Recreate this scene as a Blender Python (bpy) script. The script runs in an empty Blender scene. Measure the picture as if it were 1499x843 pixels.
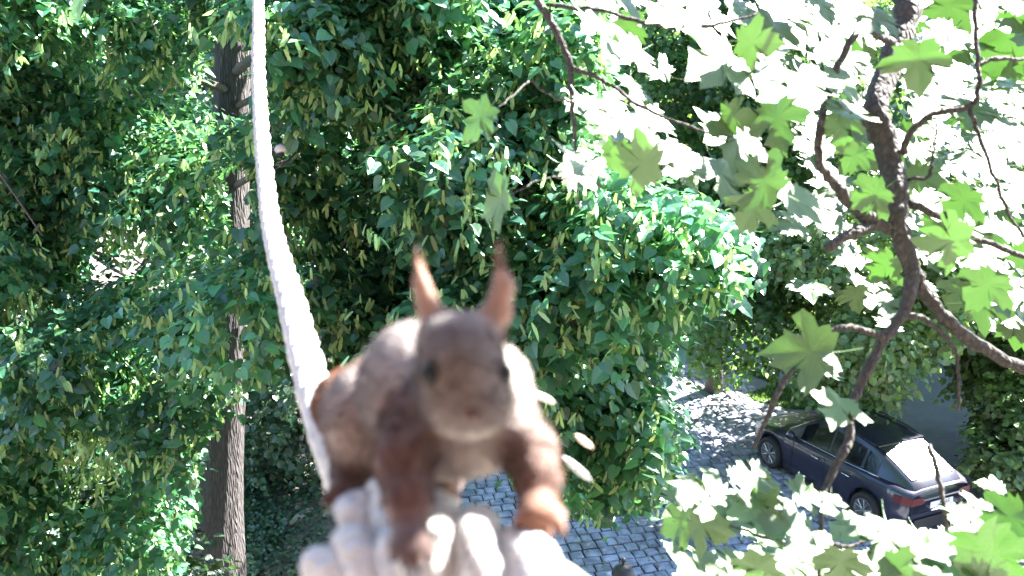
import bpy, math, random
import numpy as np
from mathutils import Vector, Matrix

random.seed(7)
RNG = np.random.default_rng(11)
scene = bpy.context.scene
COL = scene.collection

# ------------------------------------------------------------------ camera
F_PX = 1298.0
CAM = np.array([0.0, 0.0, 8.2])
PITCH = math.radians(15.0)
cam_d = bpy.data.cameras.new("camera")
cam_d.sensor_width = 36.0
cam_d.lens = F_PX / 1499.0 * 36.0
cam_d.clip_start = 0.02
cam_d.clip_end = 600.0
cam_d.dof.use_dof = True
cam_d.dof.focus_distance = 7.0
cam_d.dof.aperture_fstop = 6.8
cam = bpy.data.objects.new("camera", cam_d)
COL.objects.link(cam)
cam.location = CAM
cam.rotation_euler = (math.pi / 2 - PITCH, 0, 0)
scene.camera = cam

# ------------------------------------------------------------------ light
SUN = np.array([0.60, 0.44, 0.67])
SUN /= np.linalg.norm(SUN)
world = bpy.data.worlds.new("World")
scene.world = world
world.use_nodes = True
wn = world.node_tree
sky = wn.nodes.new("ShaderNodeTexSky")
sky.sky_type = 'NISHITA'
sky.sun_disc = False
sky.sun_elevation = math.asin(SUN[2])
sky.sun_rotation = math.atan2(SUN[0], SUN[1])
sky.ozone_density = 5.0
sky.dust_density = 0.4
bg = wn.nodes["Background"]
bg.inputs[1].default_value = 0.062
wn.links.new(sky.outputs[0], bg.inputs[0])
sun_d = bpy.data.lights.new("sun", 'SUN')
sun_d.energy = 5.0
sun_d.angle = math.radians(0.5)
sun_d.color = (1.0, 0.96, 0.9)
sun = bpy.data.objects.new("sun", sun_d)
COL.objects.link(sun)
sun.rotation_euler = Vector(SUN).to_track_quat('Z', 'Y').to_euler()
scene.view_settings.view_transform = 'Standard'
scene.view_settings.look = 'None'
scene.view_settings.exposure = 3.9
scene.view_settings.gamma = 1.0
scene.view_settings.use_curve_mapping = False
scene.cycles.use_denoising = True
scene.cycles.max_bounces = 6
scene.cycles.diffuse_bounces = 3
scene.cycles.transmission_bounces = 4
scene.cycles.glossy_bounces = 3
scene.cycles.sample_clamp_indirect = 4.0

# ------------------------------------------------------------------ view helpers (rays through the photograph)
RIGHT = np.array([1.0, 0, 0])
FWD = np.array([0, math.cos(PITCH), -math.sin(PITCH)])
UP = np.array([0, math.sin(PITCH), math.cos(PITCH)])


def W(px, py, d):
    return CAM + d * ((px - 749.5) / F_PX * RIGHT + FWD - (py - 421.5) / F_PX * UP)


def G(px, py, z=0.0):
    v = (px - 749.5) / F_PX * RIGHT + FWD - (py - 421.5) / F_PX * UP
    return CAM + v * ((z - CAM[2]) / v[2])


def project(p):
    q = np.asarray(p) - CAM
    d = q @ FWD
    d = np.where(np.abs(d) < 1e-6, 1e-6, d)
    return 749.5 + F_PX * (q @ RIGHT) / d, 421.5 - F_PX * (q @ UP) / d, d


def unit(v):
    v = np.asarray(v, float)
    return v / np.maximum(np.linalg.norm(v, axis=-1, keepdims=True), 1e-9)


# ------------------------------------------------------------------ object helpers
def tag(o, label=None, cat=None, group=None, kind=None):
    if label: o['label'] = label
    if cat: o['category'] = cat
    if group: o['group'] = group
    if kind: o['kind'] = kind
    return o


def empty(name, loc, rot=(0, 0, 0)):
    o = bpy.data.objects.new(name, None)
    COL.objects.link(o)
    o.location = loc
    o.rotation_euler = rot
    o.empty_display_size = 0.1
    return o


def link(name, me, mat=None, parent=None):
    if mat is not None and not me.materials:
        me.materials.append(mat)
    o = bpy.data.objects.new(name, me)
    COL.objects.link(o)
    if parent is not None:
        o.parent = parent
    return o


def np_mesh(name, verts, faces, tint=None, smooth=False):
    """faces: int array (n,3) or (n,4) or list of such arrays; tint: per-vertex rgb"""
    me = bpy.data.meshes.new(name)
    if not isinstance(faces, list):
        faces = [faces]
    verts = np.asarray(verts, np.float32)
    me.vertices.add(len(verts))
    me.vertices.foreach_set("co", verts.ravel())
    tot = sum(f.size for f in faces)
    npoly = sum(len(f) for f in faces)
    me.loops.add(tot)
    me.loops.foreach_set("vertex_index", np.concatenate([f.ravel() for f in faces]).astype(np.int32))
    me.polygons.add(npoly)
    st = np.concatenate([np.full(len(f), f.shape[1]) for f in faces])
    starts = np.concatenate([[0], np.cumsum(st)[:-1]]).astype(np.int32)
    me.polygons.foreach_set("loop_start", starts)
    me.polygons.foreach_set("loop_total", st.astype(np.int32))
    me.polygons.foreach_set("use_smooth", np.full(npoly, smooth))
    if tint is not None:
        a = me.attributes.new("tint", 'FLOAT_COLOR', 'POINT')
        c = np.ones((len(verts), 4), np.float32)
        c[:, :3] = tint
        a.data.foreach_set("color", c.ravel())
    me.update(calc_edges=True)
    return me


class MB:
    """collects simple shapes into one mesh"""
    def __init__(s):
        s.v, s.f = [], []

    def add(s, vs, fs):
        n = len(s.v)
        s.v += [tuple(map(float, v)) for v in vs]
        s.f += [tuple(i + n for i in f) for f in fs]
        return s

    def box(s, c, h, rot=None):
        vs = []
        for z in (-1, 1):
            for y in (-1, 1):
                for x in (-1, 1):
                    p = Vector((x * h[0], y * h[1], z * h[2]))
                    if rot: p = rot @ p
                    vs.append(p + Vector(c))
        return s.add(vs, [(0, 2, 3, 1), (4, 5, 7, 6), (0, 1, 5, 4), (2, 6, 7, 3), (0, 4, 6, 2), (1, 3, 7, 5)])

    def tube(s, pts, rad, n=8, cap=True):
        pts = [Vector(p) for p in pts]
        if not hasattr(rad, '__len__'): rad = [rad] * len(pts)
        vs, fs = [], []
        up = Vector((0.13, 0.31, 0.94))
        for i, p in enumerate(pts):
            t = (pts[min(i + 1, len(pts) - 1)] - pts[max(i - 1, 0)]).normalized()
            a = up - t * up.dot(t)
            if a.length < 1e-3: a = t.orthogonal()
            a.normalize(); up = a
            b = t.cross(a)
            for k in range(n):
                th = 2 * math.pi * k / n
                vs.append(p + (a * math.cos(th) + b * math.sin(th)) * rad[i])
        for i in range(len(pts) - 1):
            for k in range(n):
                fs.append((i * n + k, i * n + (k + 1) % n, (i + 1) * n + (k + 1) % n, (i + 1) * n + k))
        if cap:
            fs.append(tuple(range(n))[::-1]); fs.append(tuple((len(pts) - 1) * n + k for k in range(n)))
        return s.add(vs, fs)

    def lathe(s, prof, c, axis='Z', n=16):
        vs, fs = [], []
        for r, h in prof:
            for k in range(n):
                th = 2 * math.pi * k / n
                p = (r * math.cos(th), r * math.sin(th), h)
                if axis == 'Y': p = (p[0], p[2], p[1])
                vs.append(Vector(p) + Vector(c))
        for i in range(len(prof) - 1):
            for k in range(n):
                fs.append((i * n + k, i * n + (k + 1) % n, (i + 1) * n + (k + 1) % n, (i + 1) * n + k))
        fs.append(tuple(range(n))[::-1]); fs.append(tuple((len(prof) - 1) * n + k for k in range(n)))
        return s.add(vs, fs)

    def build(s, name, mat, parent=None, smooth=False):
        me = bpy.data.meshes.new(name)
        me.from_pydata(s.v, [], s.f)
        if smooth:
            me.polygons.foreach_set("use_smooth", np.ones(len(me.polygons), bool))
        me.update()
        return link(name, me, mat, parent)


def smooth_path(pts, per=6):
    """Catmull-Rom through rows of pts (any columns)"""
    P = np.asarray(pts, float)
    Q = np.vstack([2 * P[0] - P[1], P, 2 * P[-1] - P[-2]])
    out = []
    for i in range(1, len(Q) - 2):
        for k in range(per):
            t = k / per
            a, b, c, d = Q[i - 1], Q[i], Q[i + 1], Q[i + 2]
            out.append(0.5 * (2 * b + (c - a) * t + (2 * a - 5 * b + 4 * c - d) * t * t + (3 * b - a - 3 * c + d) * t ** 3))
    out.append(P[-1])
    return np.array(out)


# ------------------------------------------------------------------ materials
def new_mat(name):
    m = bpy.data.materials.new(name)
    m.use_nodes = True
    return m, m.node_tree, m.node_tree.nodes["Principled BSDF"]


def plain(name, col, rough=0.6, metal=0.0, noise=0.0, scale=20.0, bump=0.0, coat=0.0, spec=0.5):
    m, nt, p = new_mat(name)
    p.inputs["Base Color"].default_value = (*col, 1)
    p.inputs["Roughness"].default_value = rough
    p.inputs["Metallic"].default_value = metal
    p.inputs["Coat Weight"].default_value = coat
    p.inputs["Specular IOR Level"].default_value = spec
    if noise or bump:
        tc = nt.nodes.new("ShaderNodeTexCoord")
        nz = nt.nodes.new("ShaderNodeTexNoise")
        nz.inputs["Scale"].default_value = scale
        nz.inputs["Detail"].default_value = 6
        nt.links.new(tc.outputs["Object"], nz.inputs["Vector"])
        if noise:
            mx = nt.nodes.new("ShaderNodeMix"); mx.data_type = 'RGBA'
            mx.inputs[6].default_value = (*[c * (1 - noise) for c in col], 1)
            mx.inputs[7].default_value = (*[min(1, c * (1 + noise)) for c in col], 1)
            nt.links.new(nz.outputs[0], mx.inputs[0])
            nt.links.new(mx.outputs[2], p.inputs["Base Color"])
        if bump:
            b = nt.nodes.new("ShaderNodeBump")
            b.inputs["Strength"].default_value = bump
            b.inputs["Distance"].default_value = 0.02
            nt.links.new(nz.outputs[0], b.inputs["Height"])
            nt.links.new(b.outputs[0], p.inputs["Normal"])
    return m


def leaf_mat(name, col, trans_col, trans=0.35, rough=0.4, spec=0.5, vein=0.0):
    m, nt, p = new_mat(name)
    at = nt.nodes.new("ShaderNodeAttribute"); at.attribute_name = "tint"
    mul = nt.nodes.new("ShaderNodeMix"); mul.data_type = 'RGBA'; mul.blend_type = 'MULTIPLY'
    mul.inputs[0].default_value = 1
    mul.inputs[6].default_value = (*col, 1)
    nt.links.new(at.outputs["Color"], mul.inputs[7])
    mul2 = nt.nodes.new("ShaderNodeMix"); mul2.data_type = 'RGBA'; mul2.blend_type = 'MULTIPLY'
    mul2.inputs[0].default_value = 1
    mul2.inputs[6].default_value = (*trans_col, 1)
    nt.links.new(at.outputs["Color"], mul2.inputs[7])
    tc = nt.nodes.new("ShaderNodeTexCoord")
    nz = nt.nodes.new("ShaderNodeTexNoise"); nz.inputs["Scale"].default_value = 40
    nt.links.new(tc.outputs["Object"], nz.inputs["Vector"])
    b = nt.nodes.new("ShaderNodeBump"); b.inputs["Strength"].default_value = 0.25; b.inputs["Distance"].default_value = 0.01
    nt.links.new(nz.outputs[0], b.inputs["Height"])
    nt.links.new(b.outputs[0], p.inputs["Normal"])
    nt.links.new(mul.outputs[2], p.inputs["Base Color"])
    p.inputs["Roughness"].default_value = rough
    p.inputs["Specular IOR Level"].default_value = spec
    tr = nt.nodes.new("ShaderNodeBsdfTranslucent")
    nt.links.new(mul2.outputs[2], tr.inputs["Color"])
    mix = nt.nodes.new("ShaderNodeMixShader"); mix.inputs[0].default_value = trans
    nt.links.new(p.outputs[0], mix.inputs[1]); nt.links.new(tr.outputs[0], mix.inputs[2])
    out = nt.nodes["Material Output"]
    nt.links.new(mix.outputs[0], out.inputs[0])
    return m


def bark_mat(name, c1, c2, scale=6.0, stretch=0.18, bump=0.8):
    m, nt, p = new_mat(name)
    tc = nt.nodes.new("ShaderNodeTexCoord")
    mp = nt.nodes.new("ShaderNodeMapping"); mp.inputs["Scale"].default_value = (1, 1, stretch)
    nz = nt.nodes.new("ShaderNodeTexNoise"); nz.inputs["Scale"].default_value = scale; nz.inputs["Detail"].default_value = 8
    nz.inputs["Roughness"].default_value = 0.65
    vo = nt.nodes.new("ShaderNodeTexVoronoi"); vo.feature = 'DISTANCE_TO_EDGE'; vo.inputs["Scale"].default_value = scale * 3
    nt.links.new(tc.outputs["Object"], mp.inputs[0])
    nt.links.new(mp.outputs[0], nz.inputs["Vector"]); nt.links.new(mp.outputs[0], vo.inputs["Vector"])
    ad = nt.nodes.new("ShaderNodeMath"); ad.operation = 'MULTIPLY_ADD'
    ad.inputs[1].default_value = 1.6; nt.links.new(vo.outputs[0], ad.inputs[0]); nt.links.new(nz.outputs[0], ad.inputs[2])
    cr = nt.nodes.new("ShaderNodeValToRGB")
    cr.color_ramp.elements[0].position = 0.35; cr.color_ramp.elements[0].color = (*c1, 1)
    cr.color_ramp.elements[1].position = 0.95; cr.color_ramp.elements[1].color = (*c2, 1)
    nt.links.new(ad.outputs[0], cr.inputs[0]); nt.links.new(cr.outputs[0], p.inputs["Base Color"])
    b = nt.nodes.new("ShaderNodeBump"); b.inputs["Strength"].default_value = bump; b.inputs["Distance"].default_value = 0.03
    nt.links.new(ad.outputs[0], b.inputs["Height"]); nt.links.new(b.outputs[0], p.inputs["Normal"])
    p.inputs["Roughness"].default_value = 0.85
    return m


def ground_mat(name, cols, scale, rough=0.95, bump=0.6):
    m, nt, p = new_mat(name)
    tc = nt.nodes.new("ShaderNodeTexCoord")
    nz = nt.nodes.new("ShaderNodeTexNoise"); nz.inputs["Scale"].default_value = scale; nz.inputs["Detail"].default_value = 10
    nz.inputs["Roughness"].default_value = 0.7
    nt.links.new(tc.outputs["Object"], nz.inputs["Vector"])
    cr = nt.nodes.new("ShaderNodeValToRGB")
    el = cr.color_ramp.elements
    while len(el) < len(cols): el.new(0.5)
    for i, c in enumerate(cols):
        el[i].position = 0.3 + 0.4 * i / (len(cols) - 1); el[i].color = (*c, 1)
    nt.links.new(nz.outputs[0], cr.inputs[0]); nt.links.new(cr.outputs[0], p.inputs["Base Color"])
    n2 = nt.nodes.new("ShaderNodeTexNoise"); n2.inputs["Scale"].default_value = scale * 12; n2.inputs["Detail"].default_value = 4
    nt.links.new(tc.outputs["Object"], n2.inputs["Vector"])
    b = nt.nodes.new("ShaderNodeBump"); b.inputs["Strength"].default_value = bump; b.inputs["Distance"].default_value = 0.03
    nt.links.new(n2.outputs[0], b.inputs["Height"]); nt.links.new(b.outputs[0], p.inputs["Normal"])
    p.inputs["Roughness"].default_value = rough
    return m


def tint_mat(name, rough=0.8, sheen=0.0, trans=0.0, bump=0.0):
    m, nt, p = new_mat(name)
    at = nt.nodes.new("ShaderNodeAttribute"); at.attribute_name = "tint"
    nt.links.new(at.outputs["Color"], p.inputs["Base Color"])
    p.inputs["Roughness"].default_value = rough
    p.inputs["Sheen Weight"].default_value = sheen
    if bump:
        tc = nt.nodes.new("ShaderNodeTexCoord")
        nz = nt.nodes.new("ShaderNodeTexNoise"); nz.inputs["Scale"].default_value = 300
        nt.links.new(tc.outputs["Object"], nz.inputs["Vector"])
        b = nt.nodes.new("ShaderNodeBump"); b.inputs["Strength"].default_value = bump; b.inputs["Distance"].default_value = 0.003
        nt.links.new(nz.outputs[0], b.inputs["Height"]); nt.links.new(b.outputs[0], p.inputs["Normal"])
    if trans:
        tr = nt.nodes.new("ShaderNodeBsdfTranslucent"); nt.links.new(at.outputs["Color"], tr.inputs["Color"])
        mix = nt.nodes.new("ShaderNodeMixShader"); mix.inputs[0].default_value = trans
        nt.links.new(p.outputs[0], mix.inputs[1]); nt.links.new(tr.outputs[0], mix.inputs[2])
        nt.links.new(mix.outputs[0], nt.nodes["Material Output"].inputs[0])
    return m


def stone_mat():
    m, nt, p = new_mat("granite_sett")
    ge = nt.nodes.new("ShaderNodeNewGeometry")
    n1 = nt.nodes.new("ShaderNodeTexNoise"); n1.inputs["Scale"].default_value = 4.5; n1.inputs["Detail"].default_value = 2
    n2 = nt.nodes.new("ShaderNodeTexNoise"); n2.inputs["Scale"].default_value = 45; n2.inputs["Detail"].default_value = 8
    n3 = nt.nodes.new("ShaderNodeTexNoise"); n3.inputs["Scale"].default_value = 0.7; n3.inputs["Detail"].default_value = 4
    for n in (n1, n2, n3): nt.links.new(ge.outputs["Position"], n.inputs["Vector"])
    ad = nt.nodes.new("ShaderNodeMath"); ad.operation = 'MULTIPLY_ADD'; ad.inputs[1].default_value = 0.5
    nt.links.new(n2.outputs[0], ad.inputs[0]); nt.links.new(n1.outputs[0], ad.inputs[2])
    cr = nt.nodes.new("ShaderNodeValToRGB"); e = cr.color_ramp.elements
    e[0].position = 0.5; e[0].color = (0.13, 0.137, 0.18, 1)
    e[1].position = 0.98; e[1].color = (0.42, 0.43, 0.52, 1)
    nt.links.new(ad.outputs[0], cr.inputs[0])
    c2 = nt.nodes.new("ShaderNodeValToRGB"); c2.color_ramp.elements[0].position = 0.38; c2.color_ramp.elements[0].color = (0.62, 0.64, 0.55, 1)
    c2.color_ramp.elements[1].position = 0.55
    nt.links.new(n3.outputs[0], c2.inputs[0])
    mx = nt.nodes.new("ShaderNodeMix"); mx.data_type = 'RGBA'; mx.blend_type = 'MULTIPLY'; mx.inputs[0].default_value = 1
    nt.links.new(cr.outputs[0], mx.inputs[6]); nt.links.new(c2.outputs[0], mx.inputs[7])
    nt.links.new(mx.outputs[2], p.inputs["Base Color"])
    b = nt.nodes.new("ShaderNodeBump"); b.inputs["Strength"].default_value = 0.7; b.inputs["Distance"].default_value = 0.012
    nt.links.new(n2.outputs[0], b.inputs["Height"]); nt.links.new(b.outputs[0], p.inputs["Normal"])
    p.inputs["Roughness"].default_value = 0.6
    return m


M = dict(
    linden=leaf_mat("linden_leaf", (0.046, 0.15, 0.080), (0.12, 0.36, 0.10), 0.36, 0.33, 0.8),
    bract=leaf_mat("linden_bract", (0.30, 0.50, 0.20), (0.30, 0.5, 0.16), 0.35, 0.6, 0.3),
    maple=leaf_mat("maple_leaf", (0.085, 0.165, 0.055), (0.032, 0.095, 0.011), 0.3, 0.44, 0.65),
    small=leaf_mat("small_leaf", (0.055, 0.12, 0.045), (0.17, 0.34, 0.06), 0.38, 0.42, 0.5),
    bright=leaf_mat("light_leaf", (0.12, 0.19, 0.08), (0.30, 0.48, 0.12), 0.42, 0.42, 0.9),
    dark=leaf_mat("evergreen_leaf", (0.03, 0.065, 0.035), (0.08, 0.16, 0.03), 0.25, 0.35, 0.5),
    grass=leaf_mat("grass_blade", (0.07, 0.13, 0.05), (0.2, 0.35, 0.06), 0.3, 0.5, 0.4),
    bark=bark_mat("linden_bark", (0.02, 0.017, 0.016), (0.052, 0.044, 0.044), 9.0, 0.16, 1.0),
    twig=bark_mat("twig_bark", (0.035, 0.028, 0.022), (0.12, 0.10, 0.085), 14.0, 0.5, 0.5),
    maplebark=bark_mat("maple_bark", (0.012, 0.011, 0.009), (0.045, 0.04, 0.033), 28.0, 0.6, 0.5),
    soil=ground_mat("soil", [(0.05, 0.04, 0.035), (0.13, 0.105, 0.09), (0.22, 0.19, 0.17)], 2.2),
    asphalt=ground_mat("asphalt", [(0.10, 0.10, 0.105), (0.15, 0.15, 0.155)], 1.3, 0.85, 0.4),
    sand=ground_mat("joint_sand", [(0.014, 0.014, 0.014), (0.04, 0.038, 0.036)], 5.0),
    stone=stone_mat(),
    rope=plain("cotton_rope", (0.56, 0.56, 0.54), 0.9, noise=0.35, scale=140, bump=0.9),
    render=plain("white_render", (0.80, 0.79, 0.76), 0.9, noise=0.06, scale=3, bump=0.2),
    slate=plain("roof_slate", (0.10, 0.11, 0.12), 0.6, noise=0.3, scale=8, bump=0.3),
    glass=plain("window_glass", (0.02, 0.025, 0.03), 0.06),
    wood=plain("weathered_wood", (0.25, 0.17, 0.11), 0.8, noise=0.3, scale=12, bump=0.4),
    iron=plain("black_iron", (0.02, 0.02, 0.022), 0.5, noise=0.2, scale=30),
)

# ------------------------------------------------------------------ signed-distance modelling for animals
def surface_nets(g, org, h):
    nx, ny, nz = g.shape
    s = g < 0
    cnt = np.zeros((nx - 1, ny - 1, nz - 1), np.int8)
    for a in (0, 1):
        for b in (0, 1):
            for c in (0, 1):
                cnt += s[a:nx - 1 + a, b:ny - 1 + b, c:nz - 1 + c]
    act = (cnt > 0) & (cnt < 8)
    idx = np.full(act.shape, -1, np.int64)
    I = np.argwhere(act)
    idx[act] = np.arange(len(I))
    acc = np.zeros((len(I), 3)); num = np.zeros(len(I))
    corners = [(a, b, c) for a in (0, 1) for b in (0, 1) for c in (0, 1)]
    for i, p in enumerate(corners):
        for q in corners[i + 1:]:
            if sum(abs(x - y) for x, y in zip(p, q)) != 1: continue
            ga = g[I[:, 0] + p[0], I[:, 1] + p[1], I[:, 2] + p[2]]
            gb = g[I[:, 0] + q[0], I[:, 1] + q[1], I[:, 2] + q[2]]
            m = (ga < 0) != (gb < 0)
            t = np.where(m, ga / np.where(m, ga - gb, 1), 0)
            pt = np.array(p) + t[:, None] * (np.array(q) - np.array(p))
            acc += pt * m[:, None]; num += m
    V = org + (I + acc / num[:, None]) * h
    F = []
    for ax in range(3):
        sl0 = [slice(1, -1)] * 3; sl1 = [slice(1, -1)] * 3
        sl0[ax] = slice(0, -1); sl1[ax] = slice(1, None)
        a = s[tuple(sl0)]; b = s[tuple(sl1)]
        E = np.argwhere(a != b)
        off = np.ones(3, int); off[ax] = 0
        E = E + off
        inside = s[E[:, 0], E[:, 1], E[:, 2]]
        u, v = [(1, 2), (2, 0), (0, 1)][ax]
        def cell(du, dv):
            C = E.copy(); C[:, u] -= du; C[:, v] -= dv
            return idx[C[:, 0], C[:, 1], C[:, 2]]
        q = np.stack([cell(1, 1), cell(0, 1), cell(0, 0), cell(1, 0)], 1)
        q[~inside] = q[~inside][:, ::-1]
        F.append(q)
    F = np.concatenate(F)
    F = F[(F >= 0).all(1)]
    return V, F


class SDF:
    """smooth union of tapered capsules and ellipsoids, each with its own colour"""
    def __init__(s):
        s.p = []

    def cap(s, a, b, ra, rb, col, k=0.006):
        s.p.append(('c', np.array(a, float), np.array(b, float), ra, rb, np.array(col, float), k))

    def ell(s, c, r, col, k=0.006, rot=None):
        s.p.append(('e', np.array(c, float), np.array(r, float), rot, None, np.array(col, float), k))

    def chain(s, pts, rad, col, k=0.006):
        for i in range(len(pts) - 1):
            s.cap(pts[i], pts[i + 1], rad[i], rad[i + 1], col, k)

    @staticmethod
    def ev(p, X):
        if p[0] == 'c':
            a, b, ra, rb = p[1:5]
            ab = b - a
            t = np.clip(((X - a) @ ab) / max(ab @ ab, 1e-12), 0, 1)
            return np.linalg.norm(X - a - t[..., None] * ab, axis=-1) - (ra + (rb - ra) * t)
        c, r, rot = p[1:4]
        Y = X - c
        if rot is not None: Y = Y @ rot
        k0 = np.linalg.norm(Y / r, axis=-1); k1 = np.linalg.norm(Y / (r * r), axis=-1)
        return k0 * (k0 - 1) / np.maximum(k1, 1e-9)

    def mesh(s, h):
        lo = np.full(3, 1e9); hi = np.full(3, -1e9)
        bx = []
        for p in s.p:
            if p[0] == 'c':
                r = max(p[3], p[4]); l = np.minimum(p[1], p[2]) - r; u = np.maximum(p[1], p[2]) + r
            else:
                r = max(p[2]); l = p[1] - r; u = p[1] + r
            bx.append((l, u)); lo = np.minimum(lo, l); hi = np.maximum(hi, u)
        lo -= 4 * h; hi += 4 * h
        n = np.ceil((hi - lo) / h).astype(int) + 1
        g = np.full(n, 0.03, np.float64)
        ax = [lo[i] + np.arange(n[i]) * h for i in range(3)]
        for p, (l, u) in zip(s.p, bx):
            k = p[6]
            m = k + 4 * h
            i0 = np.maximum(((l - m - lo) / h).astype(int), 0); i1 = np.minimum(((u + m - lo) / h).astype(int) + 2, n)
            X = np.stack(np.meshgrid(*[ax[i][i0[i]:i1[i]] for i in range(3)], indexing='ij'), -1)
            d = s.ev(p, X)
            sl = tuple(slice(i0[i], i1[i]) for i in range(3))
            o = g[sl]
            hh = np.clip(0.5 + 0.5 * (o - d) / k, 0, 1)
            g[sl] = o * (1 - hh) + d * hh - k * hh * (1 - hh)
        V, F = surface_nets(g, lo, h)
        return V, F, s.colour(V)

    def colour(s, V, sharp=0.0035):
        wsum = np.zeros(len(V)); c = np.zeros((len(V), 3))
        for p in s.p:
            w = np.exp(-np.maximum(s.ev(p, V), -0.004) / sharp)
            wsum += w; c += w[:, None] * p[5]
        return c / np.maximum(wsum, 1e-12)[:, None]


def C(px, py, d):
    return np.array([(px - 749.5) / F_PX * d, -(py - 421.5) / F_PX * d, d])


def c2w(V):
    V = np.asarray(V)
    return CAM + V[..., 0:1] * RIGHT + V[..., 1:2] * UP + V[..., 2:3] * FWD


# ------------------------------------------------------------------ foliage
def tmpl(half, ridge, droop=0.0, lift=0.08):
    """leaf template from a left outline (x<=0) and midrib points; x width, y towards the tip, z normal"""
    k = len(half)
    V = [(0, y, -droop * y * y) for y in ridge]
    nr = len(ridge)
    for sgn in (-1, 1):
        for x, y in half:
            V.append((sgn * abs(x), y, lift * abs(x) * 2 - droop * y * y))
    return np.array(V, float), nr, k


def linden_template():
    half = [(0.26, -0.10), (0.47, 0.14), (0.46, 0.45), (0.25, 0.78)]
    ridge = [0.0, 0.38, 0.70, 1.08]
    V, nr, k = tmpl(half, ridge, 0.12, 0.12)
    F = []
    for s, o in ((0, nr), (1, nr + k)):
        t = [(0, o + 1, o), (0, 1, o + 1), (1, o + 2, o + 1), (1, 2, o + 2), (2, o + 3, o + 2), (2, 3, o + 3)]
        F += t if s else [x[::-1] for x in t]
    return V, np.array(F)


def simple_template():
    V = np.array([(0, 0, 0), (-0.32, 0.45, 0.07), (0, 0.5, 0), (0.32, 0.45, 0.07), (0, 1.0, -0.08)], float)
    return V, np.array([(0, 2, 1), (0, 3, 2), (1, 2, 4), (2, 3, 4)])


def round_template():
    V = np.array([(0, 0, 0), (-0.36, 0.2, 0.06), (-0.42, 0.6, 0.06), (0, 1.0, -0.06), (0.42, 0.6, 0.06), (0.36, 0.2, 0.06), (0, 0.5, 0)], float)
    return V, np.array([(0, 6, 1), (1, 6, 2), (2, 6, 3), (3, 6, 4), (4, 6, 5), (5, 6, 0)])


def bract_template():
    V = np.array([(-0.06, 0, 0), (0.06, 0, 0), (-0.12, 0.35, 0.06), (0.12, 0.35, 0.02), (-0.10, 0.75, 0.02), (0.12, 0.75, 0.05), (0, 1.0, -0.05)], float)
    return V, np.array([(0, 1, 3), (0, 3, 2), (2, 3, 5), (2, 5, 4), (4, 5, 6)])


def frames(N, T):
    T = unit(T)
    N = N - (N * T).sum(-1, keepdims=True) * T
    N = unit(N)
    X = np.cross(T, N)
    return X, T, N


def stamp(tm, P, N, T, S):
    """stamp template at every P -> verts, faces"""
    tv, tf = tm
    X, Y, Z = frames(N, T)
    V = P[:, None, :] + S[:, None, None] * (tv[None, :, 0:1] * X[:, None, :] + tv[None, :, 1:2] * Y[:, None, :] + tv[None, :, 2:3] * Z[:, None, :])
    F = tf[None] + (np.arange(len(P)) * len(tv))[:, None, None]
    return V.reshape(-1, 3), F.reshape(-1, tf.shape[1])


GLINT = W(1386, 668, 15.2)


def keep_gap(P, r=0.9):
    """the real gap in the crowns through which the sun reaches the car's rear window"""
    q = P - GLINT
    t = q @ SUN
    dist = np.linalg.norm(q - t[:, None] * SUN, axis=1)
    return ~((t > 0.2) & (dist < r))


def sprays(lobes, per, nleaf, size, L, droop=0.5, shell=0.55, rnd=0.35, upb=0.6):
    """lobes: rows (x,y,z,rx,ry,rz); returns leaf P,N,T,S,lobe tint and spray roots"""
    lob = np.asarray(lobes, float)
    n = len(lob) * per
    li = np.repeat(np.arange(len(lob)), per)
    d = unit(RNG.normal(size=(n, 3)))
    r = (shell + (1 - shell) * RNG.random(n))[:, None]
    root = lob[li, :3] + d * r * lob[li, 3:6]
    root = root + RNG.normal(size=(n, 3)) * 0.12 * lob[li, 3:6]
    ax = unit(d * 0.6 + np.array([0, 0, -droop]) + RNG.normal(size=(n, 3)) * 0.3)
    ln = L * (0.7 + 0.6 * RNG.random(n))
    side = unit(np.cross(ax, np.array([0, 0, 1.0]) + RNG.normal(size=(n, 3)) * 0.3))
    ts = (np.arange(nleaf) + 0.3) / nleaf
    sg = np.where(np.arange(nleaf) % 2 == 0, 1.0, -1.0)
    P = root[:, None, :] + ax[:, None, :] * (ln[:, None] * ts[None])[..., None]
    P[..., 2] -= 0.25 * ln[:, None] * ts[None] ** 2
    T = ax[:, None, :] * 0.5 + side[:, None, :] * sg[None, :, None] * 0.75 + np.array([0, 0, -0.45]) + RNG.normal(size=P.shape) * 0.25
    P = P + side[:, None, :] * (sg[None, :, None] * size * 0.45)
    N = np.array([0, 0, upb]) + d[:, None, :] * 0.45 + RNG.normal(size=P.shape) * rnd
    T = T - N * ((N * T).sum(-1, keepdims=True) / (N * N).sum(-1, keepdims=True)) * 0.8
    S = size * (0.5 + 0.9 * RNG.random(P.shape[:2]))
    k = np.repeat(li, nleaf)
    P, N, T, S = P.reshape(-1, 3), N.reshape(-1, 3), T.reshape(-1, 3), S.ravel()
    m = keep_gap(P) & (P[:, 2] > 0.03)
    return dict(P=P[m], N=N[m], T=T[m], S=S[m], L=k[m], root=root, ax=ax, ln=ln)


def leaf_tints(n, L=None, nl=0, var=0.25, hue=0.12):
    b = 1 + var * RNG.normal(size=n)
    if L is not None:
        lb = 1 + 0.18 * RNG.normal(size=nl)
        b = b * lb[L]
    b = np.clip(b, 0.45, 1.9)
    t = np.stack([b * (1 + hue * RNG.normal(size=n)), b, b * (1 + 1.2 * hue * RNG.normal(size=n))], 1)
    return np.clip(t, 0.2, 2.5)


def tinted_mesh(name, tm, P, N, T, S, tint):
    V, F = stamp(tm, P, N, T, S)
    return np_mesh(name, V, F, np.repeat(tint, len(tm[0]), 0))


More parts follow.
